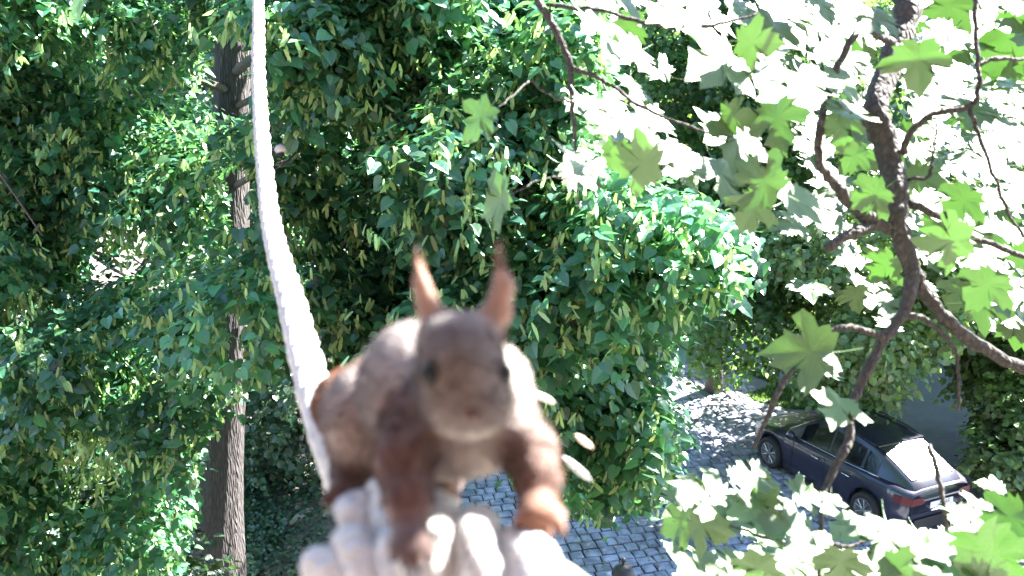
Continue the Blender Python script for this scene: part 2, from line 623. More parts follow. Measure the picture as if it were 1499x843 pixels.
def px_lobes(cells, rz=1.0):
    """cells: (px,py,d,rpx)"""
    out = []
    for px, py, d, r in cells:
        R = r * d / F_PX
        out.append((*W(px, py, d), R * 1.05, R * 1.1 * rz, R))
    return out


def inpoly(x, y, poly):
    r = False
    j = len(poly) - 1
    for i in range(len(poly)):
        xi, yi = poly[i]; xj, yj = poly[j]
        if (yi > y) != (yj > y) and x < (xj - xi) * (y - yi) / (yj - yi) + xi: r = not r
        j = i
    return r


def limb_mesh(mb, a, b, ra, rb, sag=0.15, n=8, seg=7):
    a, b = np.array(a), np.array(b)
    L = np.linalg.norm(b - a)
    pts = []
    for i in range(seg + 1):
        t = i / seg
        p = a + (b - a) * t
        p[2] += math.sin(math.pi * t) * sag * L
        p += RNG.normal(size=3) * 0.02 * L * math.sin(math.pi * t)
        pts.append(p)
    mb.tube(pts, [ra + (rb - ra) * i / seg for i in range(seg + 1)], n)


def trunk_tube(base, top, r0, r1, lean=0.15, seg=14, n=18):
    base, top = np.array(base, float), np.array(top, float)
    pts, rad = [], []
    for i in range(seg + 1):
        t = i / seg
        p = base + (top - base) * t
        p[0] += lean * math.sin(t * 3.1) * 0.5; p[1] += lean * math.sin(t * 5 + 1) * 0.3
        pts.append(p)
        rad.append((r0 + (r1 - r0) * t) * (1 + 0.55 * math.exp(-t * 14)) * (1 + 0.05 * RNG.normal()))
    mb = MB(); mb.tube(pts, rad, n)
    return mb, np.array(pts)


# ================================================================== THE SETTING
g = MB(); s_ = 300.0
g.add([(-s_, -s_, 0), (s_, -s_, 0), (s_, s_, 0), (-s_, s_, 0)], [(0, 1, 2, 3)])
tag(g.build("ground", M['soil']), kind='structure')

# car placement (from the wheel hubs)
HUB = 0.32
hf, hr = G(1129, 662, HUB), G(1268, 746, HUB)
fw = unit((hf - hr) * np.array([1, 1, 0])); rt = np.array([fw[1], -fw[0], 0])
CAR_O = (hf + hr) / 2 + rt * 0.80; CAR_O[2] = 0.0
WB = float(np.linalg.norm((hf - hr)[:2]))

# yard: joint bed + granite setts; the lane beyond is asphalt
YX = unit(np.array([1.0, 0.22, 0])); YY = np.array([-YX[1], YX[0], 0])
Y0 = np.array([-1.2, 10.6, 0])
YW, YL = 9.2, 10.4
yard = empty("cobbled_yard", tuple(Y0)); tag(yard, kind='structure')
q = [np.zeros(3), YX * YW, YX * YW + YY * YL, YY * YL]
MB().add([v + np.array([0, 0, 0.006]) for v in q], [(0, 1, 2, 3)]).build("joint_bed", M['sand'], yard)
lane = MB()
lp = [Y0 + YX * (YW - 0.4), Y0 + YX * (YW + 9), Y0 + YX * (YW + 9) + YY * 34, Y0 + YX * (YW - 2.2) + YY * 34, Y0 + YX * (YW - 2.0) + YY * YL, Y0 + YX * (YW - 0.4) + YY * YL]
lane.add([v + np.array([0, 0, 0.003]) for v in lp], [tuple(range(6))])
tag(lane.build("lane", M['asphalt']), kind='structure')

setts = []
y = 0.0
while y < YL - 0.2:
    rw = 0.205 + 0.035 * random.random()
    x = -0.2 * random.random()
    while x < YW - 0.05:
        l = random.choice([0.19, 0.22, 0.26, 0.30]) * (0.9 + 0.2 * random.random())
        setts.append((x + l / 2, y + rw / 2 + 0.04 * math.sin(x * 1.3 + y), l, rw, 0.02 * random.gauss(0, 1), random.gauss(0, 0.006)))
        x += l
    y += rw


def sett_template(seed):
    r = random.Random(seed)
    j = lambda a: r.uniform(-a, a)
    b = [(-.5, -.5), (.5, -.5), (.5, .5), (-.5, .5)]
    lowr = [(x * 0.90, yy * 0.86, 0.0) for x, yy in b]
    mid = [(x * 0.90 + j(.05), yy * 0.86 + j(.05), 0.6 + j(.08)) for x, yy in b]
    top = [(m[0] * 0.74 + j(.03), m[1] * 0.72 + j(.03), 1.0 + j(.13)) for m in mid]
    V = lowr + mid + top + [(j(.08), j(.08), 1.12)]
    F = []
    for o in (0, 4):
        for k in range(4):
            F.append((o + k, o + (k + 1) % 4, o + 4 + (k + 1) % 4, o + 4 + k))
    F += [(8, 9, 12), (9, 10, 12), (10, 11, 12), (11, 8, 12)]
    return V, F


ST = [sett_template(i) for i in range(10)]
ST_ME = []
for V, F in ST:
    me = bpy.data.meshes.new("sett"); me.from_pydata(V, [], F); me.materials.append(M['stone']); me.update(); ST_ME.append(me)
rank = []
for i, (sx, sy, l, w_, a, dz) in enumerate(setts):
    c = Y0 + YX * sx + YY * sy
    px, py, d = project(c)
    vis = (690 < px < 1290) and (570 < py < 850) and not (px > 1085 and py < 760 - 0.2 * (1300 - px))
    if 760 < px < 960 and py < 770: vis = False
    rank.append((0 if vis else 1, d, i))
rank.sort()
solo = set(i for _, _, i in rank[:300])
stuff = MB()
for i, (sx, sy, l, w_, a, dz) in enumerate(setts):
    c = Y0 + YX * sx + YY * sy
    ang = math.atan2(YX[1], YX[0]) + a
    hgt = 0.05 + dz
    mt = Matrix.Translation(Vector(c) + Vector((0, 0, 0.002))) @ Matrix.Rotation(ang, 4, 'Z') @ Matrix.Diagonal((l, w_, hgt, 1))
    if i in solo:
        o = link("sett", ST_ME[i % 10], None, yard)
        o.matrix_local = Matrix.Translation(-Vector(Y0)) @ mt
    else:
        V, F = ST[i % 10]
        stuff.add([mt @ Vector(v) - Vector(Y0) for v in V], F)
tag(stuff.build("sett_field", M['stone'], yard), kind='stuff')

# ================================================================== BIG LINDEN
LT = linden_template()
BT = bract_template()
lin_base = G(318, 905)
linden = empty("linden_tree", tuple(lin_base))
tag(linden, "big leafy linden with hanging pale bracts and furrowed trunk filling the left and middle", "tree")
lb = lin_base
top = W(352, -420, 11.2)
tm, tpts = trunk_tube(np.zeros(3), top - lb, 0.30, 0.20, 0.05, 22, 28)
for i in range(len(tm.v)):
    x, y, z = tm.v[i]
    cx = np.interp(z, tpts[:, 2], tpts[:, 0]); cy = np.interp(z, tpts[:, 2], tpts[:, 1])
    k = 1 + 0.06 * math.sin(9 * math.atan2(y - cy, x - cx) + 1.5 * math.sin(z * 2))
    tm.v[i] = (cx + (x - cx) * k, cy + (y - cy) * k, z)
tm.build("trunk", M['bark'], linden, smooth=True)

crown = [(-120, -140), (900, -140), (885, 120), (880, 240), (1000, 290), (1085, 330), (1085, 430), (1000, 470), (985, 560), (1000, 660), (955, 735), (860, 755), (760, 700),
         (740, 560), (480, 560), (470, 470), (360, 560), (310, 640), (290, 880), (-120, 880)]
holes = [(336, 110, 62), (345, 285, 52), (180, 350, 36), (130, 680, 60), (345, 480, 34), (335, 700, 80), (335, 820, 80), (430, 380, 40), (520, 190, 26), (150, 90, 36),
         (30, 440, 34), (845, 470, 26), (1010, 450, 26), (470, 250, 18), (200, 560, 30)]
cells = []
for gy in range(-110, 880, 78):
    for gx in range(-110, 1090, 84):
        px = gx + random.uniform(-28, 28) + (42 if (gy // 78) % 2 else 0); py = gy + random.uniform(-26, 26)
        if not inpoly(px, py, crown): continue
        if any((px - a) ** 2 + (py - b) ** 2 < (r + 22) ** 2 for a, b, r in holes): continue
        base = 7.4 if px < 330 else 6.0
        if px > 800: base = 5.7
        if py > 600 and px < 330: base = 7.6
        d = base + random.uniform(-0.8, 1.0) + 0.5 * math.sin(px * 0.012 + py * 0.017)
        cells.append((px, py, d, random.uniform(50, 74)))
lobes = px_lobes(cells, 1.2)
front = sprays(lobes, 105, 10, 0.072, 0.40, 0.75, 0.40, 0.42, 1.15)


def cut(sp, blobs, poly, wob=16):
    px, py, _ = project(sp['P'])
    k = np.ones(len(px), bool)
    for a, b, r in blobs:
        k &= (px - a) ** 2 + (py - b) ** 2 > (r * (0.8 + 0.35 * RNG.random(len(px)))) ** 2
    ox, oy = RNG.normal(size=len(px)) * wob, RNG.normal(size=len(px)) * wob
    k &= np.array([inpoly(x, y, poly) for x, y in zip(px + ox, py + oy)])
    for q_ in 'PNTSL': sp[q_] = sp[q_][k]
    return sp


trunk_view = [(338, 80, 42), (340, 130, 38), (350, 265, 30), (350, 310, 26), (345, 470, 22), (345, 510, 22), (335, 660, 40), (335, 720, 48), (330, 780, 55), (325, 840, 58), (415, 222, 22), (300, 830, 30)]
holes2 = [(180, 350, 34), (130, 690, 60), (430, 340, 26), (425, 420, 30), (520, 190, 20), (150, 90, 26), (30, 450, 30), (845, 470, 18), (560, 175, 16), (470, 250, 14), (200, 560, 22), (100, 200, 20)]
front = cut(front, trunk_view + holes2, crown)
cells2 = []
for gy in range(-140, 860, 120):
    for gx in range(-140, 1000, 125):
        px = gx + random.uniform(-40, 40); py = gy + random.uniform(-40, 40)
        if not inpoly(px, py, crown): continue
        if any((px - a) ** 2 + (py - b) ** 2 < (r * .8 + 34) ** 2 for a, b, r in holes[:7]): continue
        cells2.append((px, py, random.uniform(9.2, 12.5), random.uniform(75, 105)))
lobes2 = px_lobes(cells2, 1.6)
back = cut(sprays(lobes2, 40, 9, 0.085, 0.5, 0.6, 0.3, 0.45, 1.1), trunk_view, crown)
top_l = [(tp[0], tp[1], tp[2], 1.7, 1.7, 1.2) for tp in [(lb[0] + a, lb[1] + b, c) for a, b, c in
         [(0, 0, 13.5), (2.2, -1.5, 12.6), (-2.2, -1.2, 12.8), (0.5, 2.2, 12.5), (-3.0, -3.4, 11.8), (0.3, -4.2, 12.6), (3.4, -0.2, 12.0), (1.6, -2.6, 13.4)]]]
up_ = sprays(top_l, 170, 7, 0.15, 0.6, 0.4, 0.3)  # crown above the view, lobes placed to shade the left side


def cat(*ds):
    off = 0; out = {k: [] for k in 'PNTSL'}
    for d, nl in ds:
        for k in 'PNTS': out[k].append(d[k])
        out['L'].append(d['L'] + off); off += nl
    return {k: np.concatenate(v) for k, v in out.items()}, off


allL, nlob = cat((front, len(lobes)), (back, len(lobes2)), (up_, len(top_l)))
tints = leaf_tints(len(allL['P']), allL['L'], nlob)
px, py, dd = project(allL['P'])
zb = {}
ci = (px // 14).astype(int); cj = (py // 14).astype(int)
ok = (px > 0) & (px < 1499) & (py > 0) & (py < 843) & ~((px > 440) & (px < 830) & (py > 450))
order = np.argsort(dd)
chosen = []
for i in order:
    if not ok[i]: continue
    kf = (ci[i], cj[i])
    if kf in zb: continue
    zb[kf] = i
    fac = abs(unit(allL['N'][i]) @ unit(CAM - allL['P'][i]))
    chosen.append((-(allL['S'][i] / dd[i]) * (0.3 + fac), i))
chosen.sort()
solo = np.array([i for _, i in chosen[:300]])
rest = np.ones(len(allL['P']), bool); rest[solo] = False
V, F = stamp(LT, allL['P'][rest] - lb, allL['N'][rest], allL['T'][rest], allL['S'][rest])
fo = link("foliage", np_mesh("foliage", V, F, np.repeat(tints[rest], len(LT[0]), 0)), M['linden'], linden)
tag(fo, kind='stuff')


def finer(tm):
    """one midpoint subdivision with a slight dome, for the leaves that stand alone"""
    V, F = tm
    V = [tuple(v) for v in V]; mid = {}; out = []
    def m(a, b):
        k = (min(a, b), max(a, b))
        if k not in mid:
            mid[k] = len(V); V.append(tuple((np.array(V[a]) + np.array(V[b])) / 2 + np.array([0, 0, 0.012])))
        return mid[k]
    for a, b, c in F:
        ab, bc, ca = m(a, b), m(b, c), m(c, a)
        out += [(a, ab, ca), (ab, b, bc), (ca, bc, c), (ab, bc, ca)]
    return np.array(V), np.array(out)


LTF = finer(LT)
LME = []
for k in range(6):
    b = 0.8 + 0.1 * k
    me = np_mesh("leaf", LTF[0], LTF[1], np.tile(np.array([b * 0.95, b, b * (1.1 - 0.05 * k)]), (len(LTF[0]), 1)))
    me.materials.append(M['linden']); LME.append(me)


def place_leaf(name, me, P, N, T, S, parent, base):
    X, Y, Z = frames(np.array([N]), np.array([T]))
    o = bpy.data.objects.new(name, me); COL.objects.link(o); o.parent = parent
    m = Matrix(((X[0][0], Y[0][0], Z[0][0], 0), (X[0][1], Y[0][1], Z[0][1], 0), (X[0][2], Y[0][2], Z[0][2], 0), (0, 0, 0, 1)))
    o.matrix_local = Matrix.Translation(Vector(P) - Vector(base)) @ m @ Matrix.Diagonal((S, S, S, 1))
    return o


for n, i in enumerate(solo):
    place_leaf("leaf", LME[n % 6], allL['P'][i], allL['N'][i], allL['T'][i], allL['S'][i], linden, lb)

# bracts hang in small bunches under the sprays
bp = []
for sp, frac in ((front, 1.0), (back, 0.5)):
    rr = sp['root']; n = len(rr)
    for rep in range(2):
        m = RNG.random(n) < 0.95 * frac
        p0 = rr[m] + sp['ax'][m] * (sp['ln'][m] * RNG.random(m.sum()))[:, None] + RNG.normal(size=(m.sum(), 3)) * 0.03
        bp.append(p0)
bp = np.concatenate(bp); bp = bp[keep_gap(bp)]
bx, by, _ = project(bp)
bk = np.array([inpoly(x, y, crown) for x, y in zip(bx, by)])
for a, b, r in trunk_view: bk &= (bx - a) ** 2 + (by - b) ** 2 > r * r
bp = bp[bk]
nb = 3
P = (np.repeat(bp, nb, 0) + RNG.normal(size=(len(bp) * nb, 3)) * 0.018) - np.array([0, 0, 0.02])
T = np.array([0, 0, -1.0]) + RNG.normal(size=P.shape) * 0.42
N = unit(CAM - P) * 0.8 + RNG.normal(size=P.shape) * 0.5
S = 0.065 + 0.045 * RNG.random(len(P))
o = link("bract", tinted_mesh("bract", BT, P - lb, N, T, S, leaf_tints(len(P), var=0.3)), M['bract'], linden)
tag(o, kind='stuff')

# limbs and twigs
for (px, py, d, ra) in [(150, 60, 8.0, .07), (60, 260, 8.2, .06), (120, 520, 8.4, .06), (560, 60, 7.0, .07), (640, 260, 6.6, .065), (800, 120, 6.4, .06), (560, 420, 6.8, .055),
                        (860, 420, 6.2, .05), (930, 620, 6.0, .045), (760, 520, 6.2, .045), (200, 700, 8.2, .05), (1020, 370, 6.2, .045), (420, 120, 8.4, .05), (250, 430, 9.0, .04)]:
    t = RNG.uniform(0.25, 0.6)
    e = W(px, py, d)
    z = min(max(e[2] - lb[2] + 0.6, 2.2), 9.8)
    st = np.array([np.interp(z, tpts[:, 2], tpts[:, 0]), np.interp(z, tpts[:, 2], tpts[:, 1]), z])
    mb = MB(); limb_mesh(mb, st, e - lb, ra, ra * 0.25, 0.10)
    mb.build("limb", M['twig'], linden, True)
for pl, w_ in [([(-10, 240, 7.0), (25, 290, 6.9), (62, 345, 6.85)], 5), ([(822, 430, 5.2), (845, 480, 5.15), (868, 540, 5.15)], 7), ([(440, 310, 6.3), (500, 245, 6.4), (545, 200, 6.6)], 4),
               ([(300, 620, 7.0), (270, 700, 7.0), (250, 780, 7.1)], 3), ([(455, 200, 6.2), (420, 236, 5.45), (400, 250, 5.5)], 3)]:
    pts = smooth_path([W(*p) - lb for p in pl], 4)
    MB().tube(pts, [w_ / 2 * pl[0][2] / F_PX * (1 - 0.5 * i / len(pts)) for i in range(len(pts))], 6).build("twig", M['twig'], linden, True)


# ================================================================== OTHER TREES AND SHRUBS
ROUND = round_template(); SIMPLE = simple_template()


def leafy(name, label, cat_, base, lobes, per, nleaf, size, L, mat, tm=SIMPLE, trunk=None, droop=0.3, rnd=0.45, group=None, upb=0.6, shell=0.45, stems=0):
    base = np.array(base, float)
    root = empty(name, tuple(base)); tag(root, label, cat_, group)
    sp = sprays(lobes, per, nleaf, size, L, droop, shell, rnd, upb)
    t = leaf_tints(len(sp['P']), sp['L'], len(lobes))
    f = link("foliage", tinted_mesh("foliage", tm, sp['P'] - base, sp['N'], sp['T'], sp['S'], t), mat, root)
    tag(f, kind='stuff')
    c = np.asarray(lobes)
    if trunk:
        r0, h = trunk
        mb, tp = trunk_tube(np.zeros(3), np.array([0.1, 0.0, h]), r0, r0 * 0.55, 0.1, 9, 10)
        mb.build("trunk", M['twig'], root, True)
        for k in RNG.choice(len(c), min(len(c), 7), replace=False):
            lm = MB(); limb_mesh(lm, tp[int(len(tp) * 0.6) + k % 3], c[k, :3] - base, r0 * 0.35, r0 * 0.08, 0.06, 6, 5)
            lm.build("limb", M['twig'], root, True)
    for k in range(stems):
        lm = MB(); e = c[k % len(c), :3] - base
        limb_mesh(lm, np.array([0.12 * RNG.normal(), 0.12 * RNG.normal(), 0.0]), e, 0.02, 0.008, 0.02, 6, 5)
        lm.build("stem", M['twig'], root, True)
    return root


def px_fill(poly, step, d0, d1, r0, r1, prob=1.0):
    xs = [p[0] for p in poly]; ys = [p[1] for p in poly]
    out = []
    for gy in range(int(min(ys)), int(max(ys)) + 1, step):
        for gx in range(int(min(xs)), int(max(xs)) + 1, step):
            a, b = gx + random.uniform(-.4, .4) * step, gy + random.uniform(-.4, .4) * step
            if inpoly(a, b, poly) and random.random() < prob:
                out.append((a, b, random.uniform(d0, d1), random.uniform(r0, r1)))
    return px_lobes(out, 1.4)


# dark fine-leaved tree behind the maple, reaching down to the yard's edge
L1 = px_fill([(900, -80), (1290, -80), (1290, 330), (1180, 420), (1190, 530), (1080, 535), (1000, 500), (960, 450), (1000, 300), (880, 120)], 62, 17.5, 21.0, 48, 66)
leafy("small_leaved_tree", "dark fine-leaved tree standing behind the maple leaves at the back of the cobbled yard", "tree", (5.0, 20.6, 0), L1, 84, 10, 0.13, 0.5, M['small'], tm=ROUND, trunk=(0.16, 6.0))
# sun-lit tree over the lane
L2 = px_fill([(1150, 340), (1520, 280), (1640, 300), (1640, 560), (1500, 560), (1420, 540), (1420, 490), (1340, 500), (1310, 560), (1180, 560), (1200, 450)], 62, 15.5, 19.0, 44, 62)
Pt = W(1560, 330, 18.5)
leafy("young_tree", "light green sunlit tree spreading over the lane behind the dark car", "tree", (Pt[0], Pt[1], 0), L2, 125, 10, 0.125, 0.45, M['bright'], tm=ROUND, trunk=(0.14, 5.0), upb=0.7, rnd=0.45)
# tall crown to the right, partly in the frame, that shades the yard
L3 = [(11.3 + a, 18.0 + b, c + 1.2, 1.5, 1.5, 1.2) for a, b, c in [(0, 0, 9.5), (-1.8, -1, 8.4), (1.6, -1, 8.4), (-2.4, 1.0, 9.6), (0.8, 1.8, 9.8), (2.4, 0.4, 10.4), (0, 0, 11.5), (-1.4, 0.6, 11.0), (1.2, -0.8, 10.8), (2.8, 2.0, 8.6), (-0.6, -2.0, 9.6), (-2.8, -0.6, 7.4), (1.0, -2.4, 7.6)]]
leafy("tall_tree", "tall tree with a bright broken crown above the lane at the upper right", "tree", (11.4, 18.2, 0), L3, 230, 8, 0.13, 0.5, M['bright'], trunk=(0.2, 9.0), upb=0.9)
L4 = [(10.6 + a, 10.8 + b, c, 1.7, 1.7, 1.4) for a, b, c in [(0, 0, 8.0), (-1.8, 1.4, 8.8), (1.8, 0, 9.0), (0, 2.4, 9.4), (0, -1.6, 10.4), (-1.5, 0, 11.4), (1.2, 1.6, 11.8), (0, 0, 13.2), (-1.6, 2.2, 11.6), (1.8, -1.2, 11.6), (-1.0, 0.8, 14.6), (0.6, -0.8, 14.8), (-2.2, 1.0, 6.2), (0.8, 2.8, 6.6), (2.0, 1.2, 6.2)]]  # tree added off to the right to shade the linden
leafy("shade_tree", "tall broad tree added right of the parked car to shade the linden", "tree", (11.0, 10.6, 0), L4, 260, 8, 0.15, 0.55, M['small'], tm=ROUND, trunk=(0.24, 10.0))
L9 = [(14.2 + a, 22.0 + b, c * .8, 1.7, 1.7, 1.4) for a, b, c in [(0, 0, 5.0), (-1.6, 1.2, 6.0), (1.6, -1.0, 6.2), (0, -2.0, 7.4), (0, 1.8, 7.6), (-1.8, -0.8, 7.6), (1.8, 1.2, 8.6), (0, 0, 9.4), (1.0, -1.8, 9.6), (-0.8, 1.4, 10.4)]]  # tree added beside the lane to keep the sun off it
leafy("lane_shade_tree", "broad tree added on the far right side of the lane to shade it", "tree", (14.2, 22.0, 0), L9, 240, 8, 0.15, 0.55, M['bright'], tm=ROUND, trunk=(0.2, 7.0))
# shrubs at the right edge below the young tree
for k, (poly, d0, d1, lab) in enumerate([
    ([(1425, 640), (1500, 560), (1560, 560), (1560, 720), (1470, 730)], 15.5, 17.0, "sunlit shrub with pale leaves at the right edge above the car's boot"),
    ([(1430, 520), (1560, 470), (1560, 580), (1440, 590)], 17.5, 19.0, "taller shrub with pale leaves at the far side of the lane")]):
    Lk = px_fill(poly, 44, d0, d1, 30, 42)
    c = np.mean(np.asarray(Lk)[:, :2], 0)
    leafy("shrub", lab, "shrub", (c[0], c[1], 0), Lk, 110, 9, 0.12, 0.35, M['bright'], tm=ROUND, stems=8, upb=0.7)
# dark hedge closing the end of the lane
L5 = []
for k in range(26):
    a = k / 25
    L5.append((8.5 + 9 * a + random.uniform(-.4, .4), 27.0 + 2.0 * a + random.uniform(-.5, .5), random.uniform(0.5, 3.4), 0.9, 0.8, 0.9))
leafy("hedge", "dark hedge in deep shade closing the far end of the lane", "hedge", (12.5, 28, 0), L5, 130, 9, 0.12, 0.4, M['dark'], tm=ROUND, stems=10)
# round-leaved bush at the lower left and undergrowth by the trunk
L6 = px_fill([(-60, 690), (60, 660), (150, 700), (230, 760), (300, 840), (300, 930), (-60, 930)], 62, 8.6, 9.6, 46, 62)
c = np.mean(np.asarray(L6)[:, :2], 0)
leafy("bush", "dark glossy round-leaved bush at the lower left foot of the linden", "bush", (c[0], c[1], 0), L6, 66, 9, 0.10, 0.4, M['dark'], tm=ROUND, stems=10)
L7 = px_fill([(355, 470), (480, 440), (480, 640), (450, 680), (365, 690)], 52, 15.0, 18.5, 40, 56) + px_fill([(355, 250), (480, 250), (480, 470), (355, 480)], 60, 15, 18.5, 46, 60)
c = np.mean(np.asarray(L7)[:, :2], 0)
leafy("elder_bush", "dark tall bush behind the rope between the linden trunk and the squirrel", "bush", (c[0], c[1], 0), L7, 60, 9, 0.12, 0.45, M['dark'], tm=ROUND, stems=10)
# undergrowth behind the left part of the linden
L8 = []
for k in range(26):
    L8.append((random.uniform(-14, -4.0), random.uniform(15, 19), random.uniform(0.5, 8.5), 1.3, 1.1, 1.2))
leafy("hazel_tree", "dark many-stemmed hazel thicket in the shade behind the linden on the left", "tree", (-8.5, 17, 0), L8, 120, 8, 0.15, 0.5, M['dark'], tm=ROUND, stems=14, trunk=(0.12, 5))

# far trees: one built, the rest are copies
far_l = [(a, b, c, r, r, r * .8) for a, b, c, r in [(0, 0, 5, 2.4), (1.6, 0.6, 7, 2.2), (-1.7, -0.4, 7, 2.2), (0, 0.3, 9.2, 2.3), (1.4, -0.7, 10.8, 1.9), (-1.2, 0.4, 11.2, 1.9), (0.2, -1.5, 6, 2.1), (0, 0, 13, 1.6), (2.4, -.6, 4.6, 1.7), (-2.5, .4, 4.4, 1.7)]]
spots = [(-20, 27, 'leftmost of the trees standing far back behind the linden'), (-13.5, 25, 'far broad tree behind the hazel thicket on the left'), (-7.5, 28, 'far tree behind the linden trunk'),
         (-2, 26, 'far tree behind the middle of the linden crown'), (3.5, 29, 'far tree behind the squirrel ears and the linden'), (8.5, 31.5, 'far tree behind the dark fine-leaved tree'), (21.5, 26, 'far tree at the right edge beyond the lane'), (15, 42, 'far tree behind the pale house')]
proto = None
for i, (x, yv, lab) in enumerate(spots):
    if proto is None:
        proto = leafy("far_tree", lab, "tree", (0, 0, 0), far_l, 260, 7, 0.26, 0.7, M['small'], tm=ROUND, trunk=(0.25, 9), group="trees standing far back")
        rootx = proto
    else:
        rootx = proto.copy(); COL.objects.link(rootx); rootx['label'] = lab
        for ch in proto.children:
            cc = ch.copy(); COL.objects.link(cc); cc.parent = rootx
    rootx.location = (x, yv, 0); rootx.rotation_euler = (0, 0, i * 1.7)
    s = 0.9 + 0.25 * random.random(); rootx.scale = (s, s, s)

# ivy on the ground by the trunk, grass strip behind the yard
iv = []
while len(iv) < 3600:
    px, py = random.uniform(352, 478), random.uniform(640, 860)
    edge = 372 + 20 * math.sin(py * 0.05)
    if px > edge + 26 and random.random() < 0.80: continue
    iv.append(G(px, py) + np.array([0, 0, random.uniform(0.02, 0.28)]))
iv = np.array(iv)
o = link("ivy", tinted_mesh("ivy", ROUND, iv, np.array([0, -.3, 1.0]) + RNG.normal(size=iv.shape) * .4, RNG.normal(size=iv.shape) * np.array([1, 1, .3]), 0.06 + 0.05 * RNG.random(len(iv)), leaf_tints(len(iv))), M['dark'])
tag(o, "dark ivy and ground cover on the soil beside the linden trunk", "ivy", kind='stuff')
gp = []
while len(gp) < 14000:
    px, py = random.uniform(1090, 1330), random.uniform(540, 612)
    if py > 600 + (px - 1180) * 0.06 or py < 556 + 14 * math.sin(px * .05) or px > 1300 + 25 * math.sin(py * .11) or px < 1112 + 16 * math.sin(py * .17): continue
    gp.append(G(px, py))
gp = np.array(gp)
o = link("grass", tinted_mesh("grass", BT, gp, RNG.normal(size=gp.shape) * np.array([1, 1, .1]), np.array([0, 0, 1.0]) + RNG.normal(size=gp.shape) * .35, 0.05 + 0.08 * RNG.random(len(gp)), leaf_tints(len(gp))), M['grass'])
tag(o, "grass strip between the cobbled yard and the lane", "grass", kind='stuff')
lt = np.array([G(random.uniform(350, 480), random.uniform(660, 850)) + np.array([0, 0, 0.012]) for _ in range(900)])
o = link("leaf_litter", tinted_mesh("litter", SIMPLE, lt, np.array([0, 0, 1.0]) + RNG.normal(size=lt.shape) * .3, RNG.normal(size=lt.shape) * np.array([1, 1, .15]), 0.05 + 0.06 * RNG.random(len(lt)), np.clip(1 + .4 * RNG.normal(size=(len(lt), 1)), .3, 2) * np.ones(3)), leaf_mat("dry_leaf", (0.20, 0.17, 0.15), (0.2, 0.15, 0.1), 0.1, 0.8, 0.2))
tag(o, "dry fallen leaves scattered on the soil near the linden trunk", "leaf litter", kind='stuff')
yl = []
while len(yl) < 420:
    p = G(random.uniform(690, 1300), random.uniform(575, 850))
    q_ = p - Y0
    if 0 < q_ @ YX < YW and 0 < q_ @ YY < YL: yl.append(p + np.array([0, 0, .068]))
yl = np.array(yl)
o = link("fallen_leaves", tinted_mesh("litter", ROUND, yl, np.array([0, 0, 1.0]) + RNG.normal(size=yl.shape) * .3, RNG.normal(size=yl.shape) * np.array([1, 1, .1]), 0.04 + 0.05 * RNG.random(len(yl)), np.stack([.7 + .6 * RNG.random(len(yl)), .8 + .4 * RNG.random(len(yl)), .5 + .5 * RNG.random(len(yl))], 1)), bpy.data.materials["dry_leaf"])
tag(o, "small fallen leaves and bracts scattered over the cobbles", "leaf litter", kind='stuff')
# fallen piece of wood
a, b = G(424, 772), G(452, 752)
lg = MB(); lg.tube([a + [0, 0, .06], (a + b) / 2 + [0, .02, .075], b + [0, 0, .07]], [.05, .065, .055], 9)
lgo = empty("fallen_log", tuple(a)); tag(lgo, "short pale broken piece of wood lying on the dark soil", "log")
for i in range(len(lg.v)): lg.v[i] = tuple(np.array(lg.v[i]) - a)
lg.build("log_body", plain("pale_wood", (0.42, 0.33, 0.28), 0.85, noise=0.35, scale=18, bump=0.5), lgo, True)
st = MB(); m_ = (b - a) * 0.6; st.tube([m_ + [0, 0, .09], m_ + [.05, -.03, .19]], [.022, .012], 6); st.build("branch_stub", M['wood'], lgo, True)

# house the camera looks out of; unseen dark wall added to block sky light
own = empty("brick_house", (0, -0.6, 0)); tag(own, "unseen dark brick house front behind the viewer, added to block sky light", "house")
ow = MB(); ow.box((0, -.15, 7.0), (9.0, .15, 7.0)); ow.build("wall", plain("brick_wall", (.10, .065, .055), .9, noise=.3, scale=9, bump=.4), own)
# ================================================================== PALE HOUSE far right
ho = np.array([21.5, 34.0, 0]); ha = math.radians(38)
house = empty("house", tuple(ho), (0, 0, ha))
tag(house, "white rendered house with slate roof beyond the trees at the upper right", "house")
HWD, HD, HH = 8.0, 5.0, 10.2
wins = [(-5.6, 7.6), (-2.4, 7.6), (0.8, 7.6), (4.0, 7.6), (-5.6, 4.2), (-2.4, 4.2), (0.8, 4.2), (4.0, 4.2)]
wl = MB(); xs = sorted({-HWD, HWD, *[w[0] - .6 for w in wins], *[w[0] + .6 for w in wins]}); zs = sorted({0, HH, *[w[1] - .8 for w in wins], *[w[1] + .8 for w in wins]})
for i in range(len(xs) - 1):
    for j in range(len(zs) - 1):
        cx, cz = (xs[i] + xs[i + 1]) / 2, (zs[j] + zs[j + 1]) / 2
        if any(abs(cx - w[0]) < .6 and abs(cz - w[1]) < .8 for w in wins): continue
        wl.add([(xs[i], -HD, zs[j]), (xs[i + 1], -HD, zs[j]), (xs[i + 1], -HD, zs[j + 1]), (xs[i], -HD, zs[j + 1])], [(0, 1, 2, 3)])
for w in wins:
    x0, x1, z0, z1 = w[0] - .6, w[0] + .6, w[1] - .8, w[1] + .8
    wl.add([(x0, -HD, z0), (x1, -HD, z0), (x1, -HD, z1), (x0, -HD, z1), (x0, -HD + .2, z0), (x1, -HD + .2, z0), (x1, -HD + .2, z1), (x0, -HD + .2, z1)],
           [(0, 1, 5, 4), (1, 2, 6, 5), (2, 3, 7, 6), (3, 0, 4, 7)])
wl.add([(-HWD, -HD, 0), (-HWD, HD, 0), (-HWD, HD, HH), (-HWD, -HD, HH)], [(0, 1, 2, 3)])
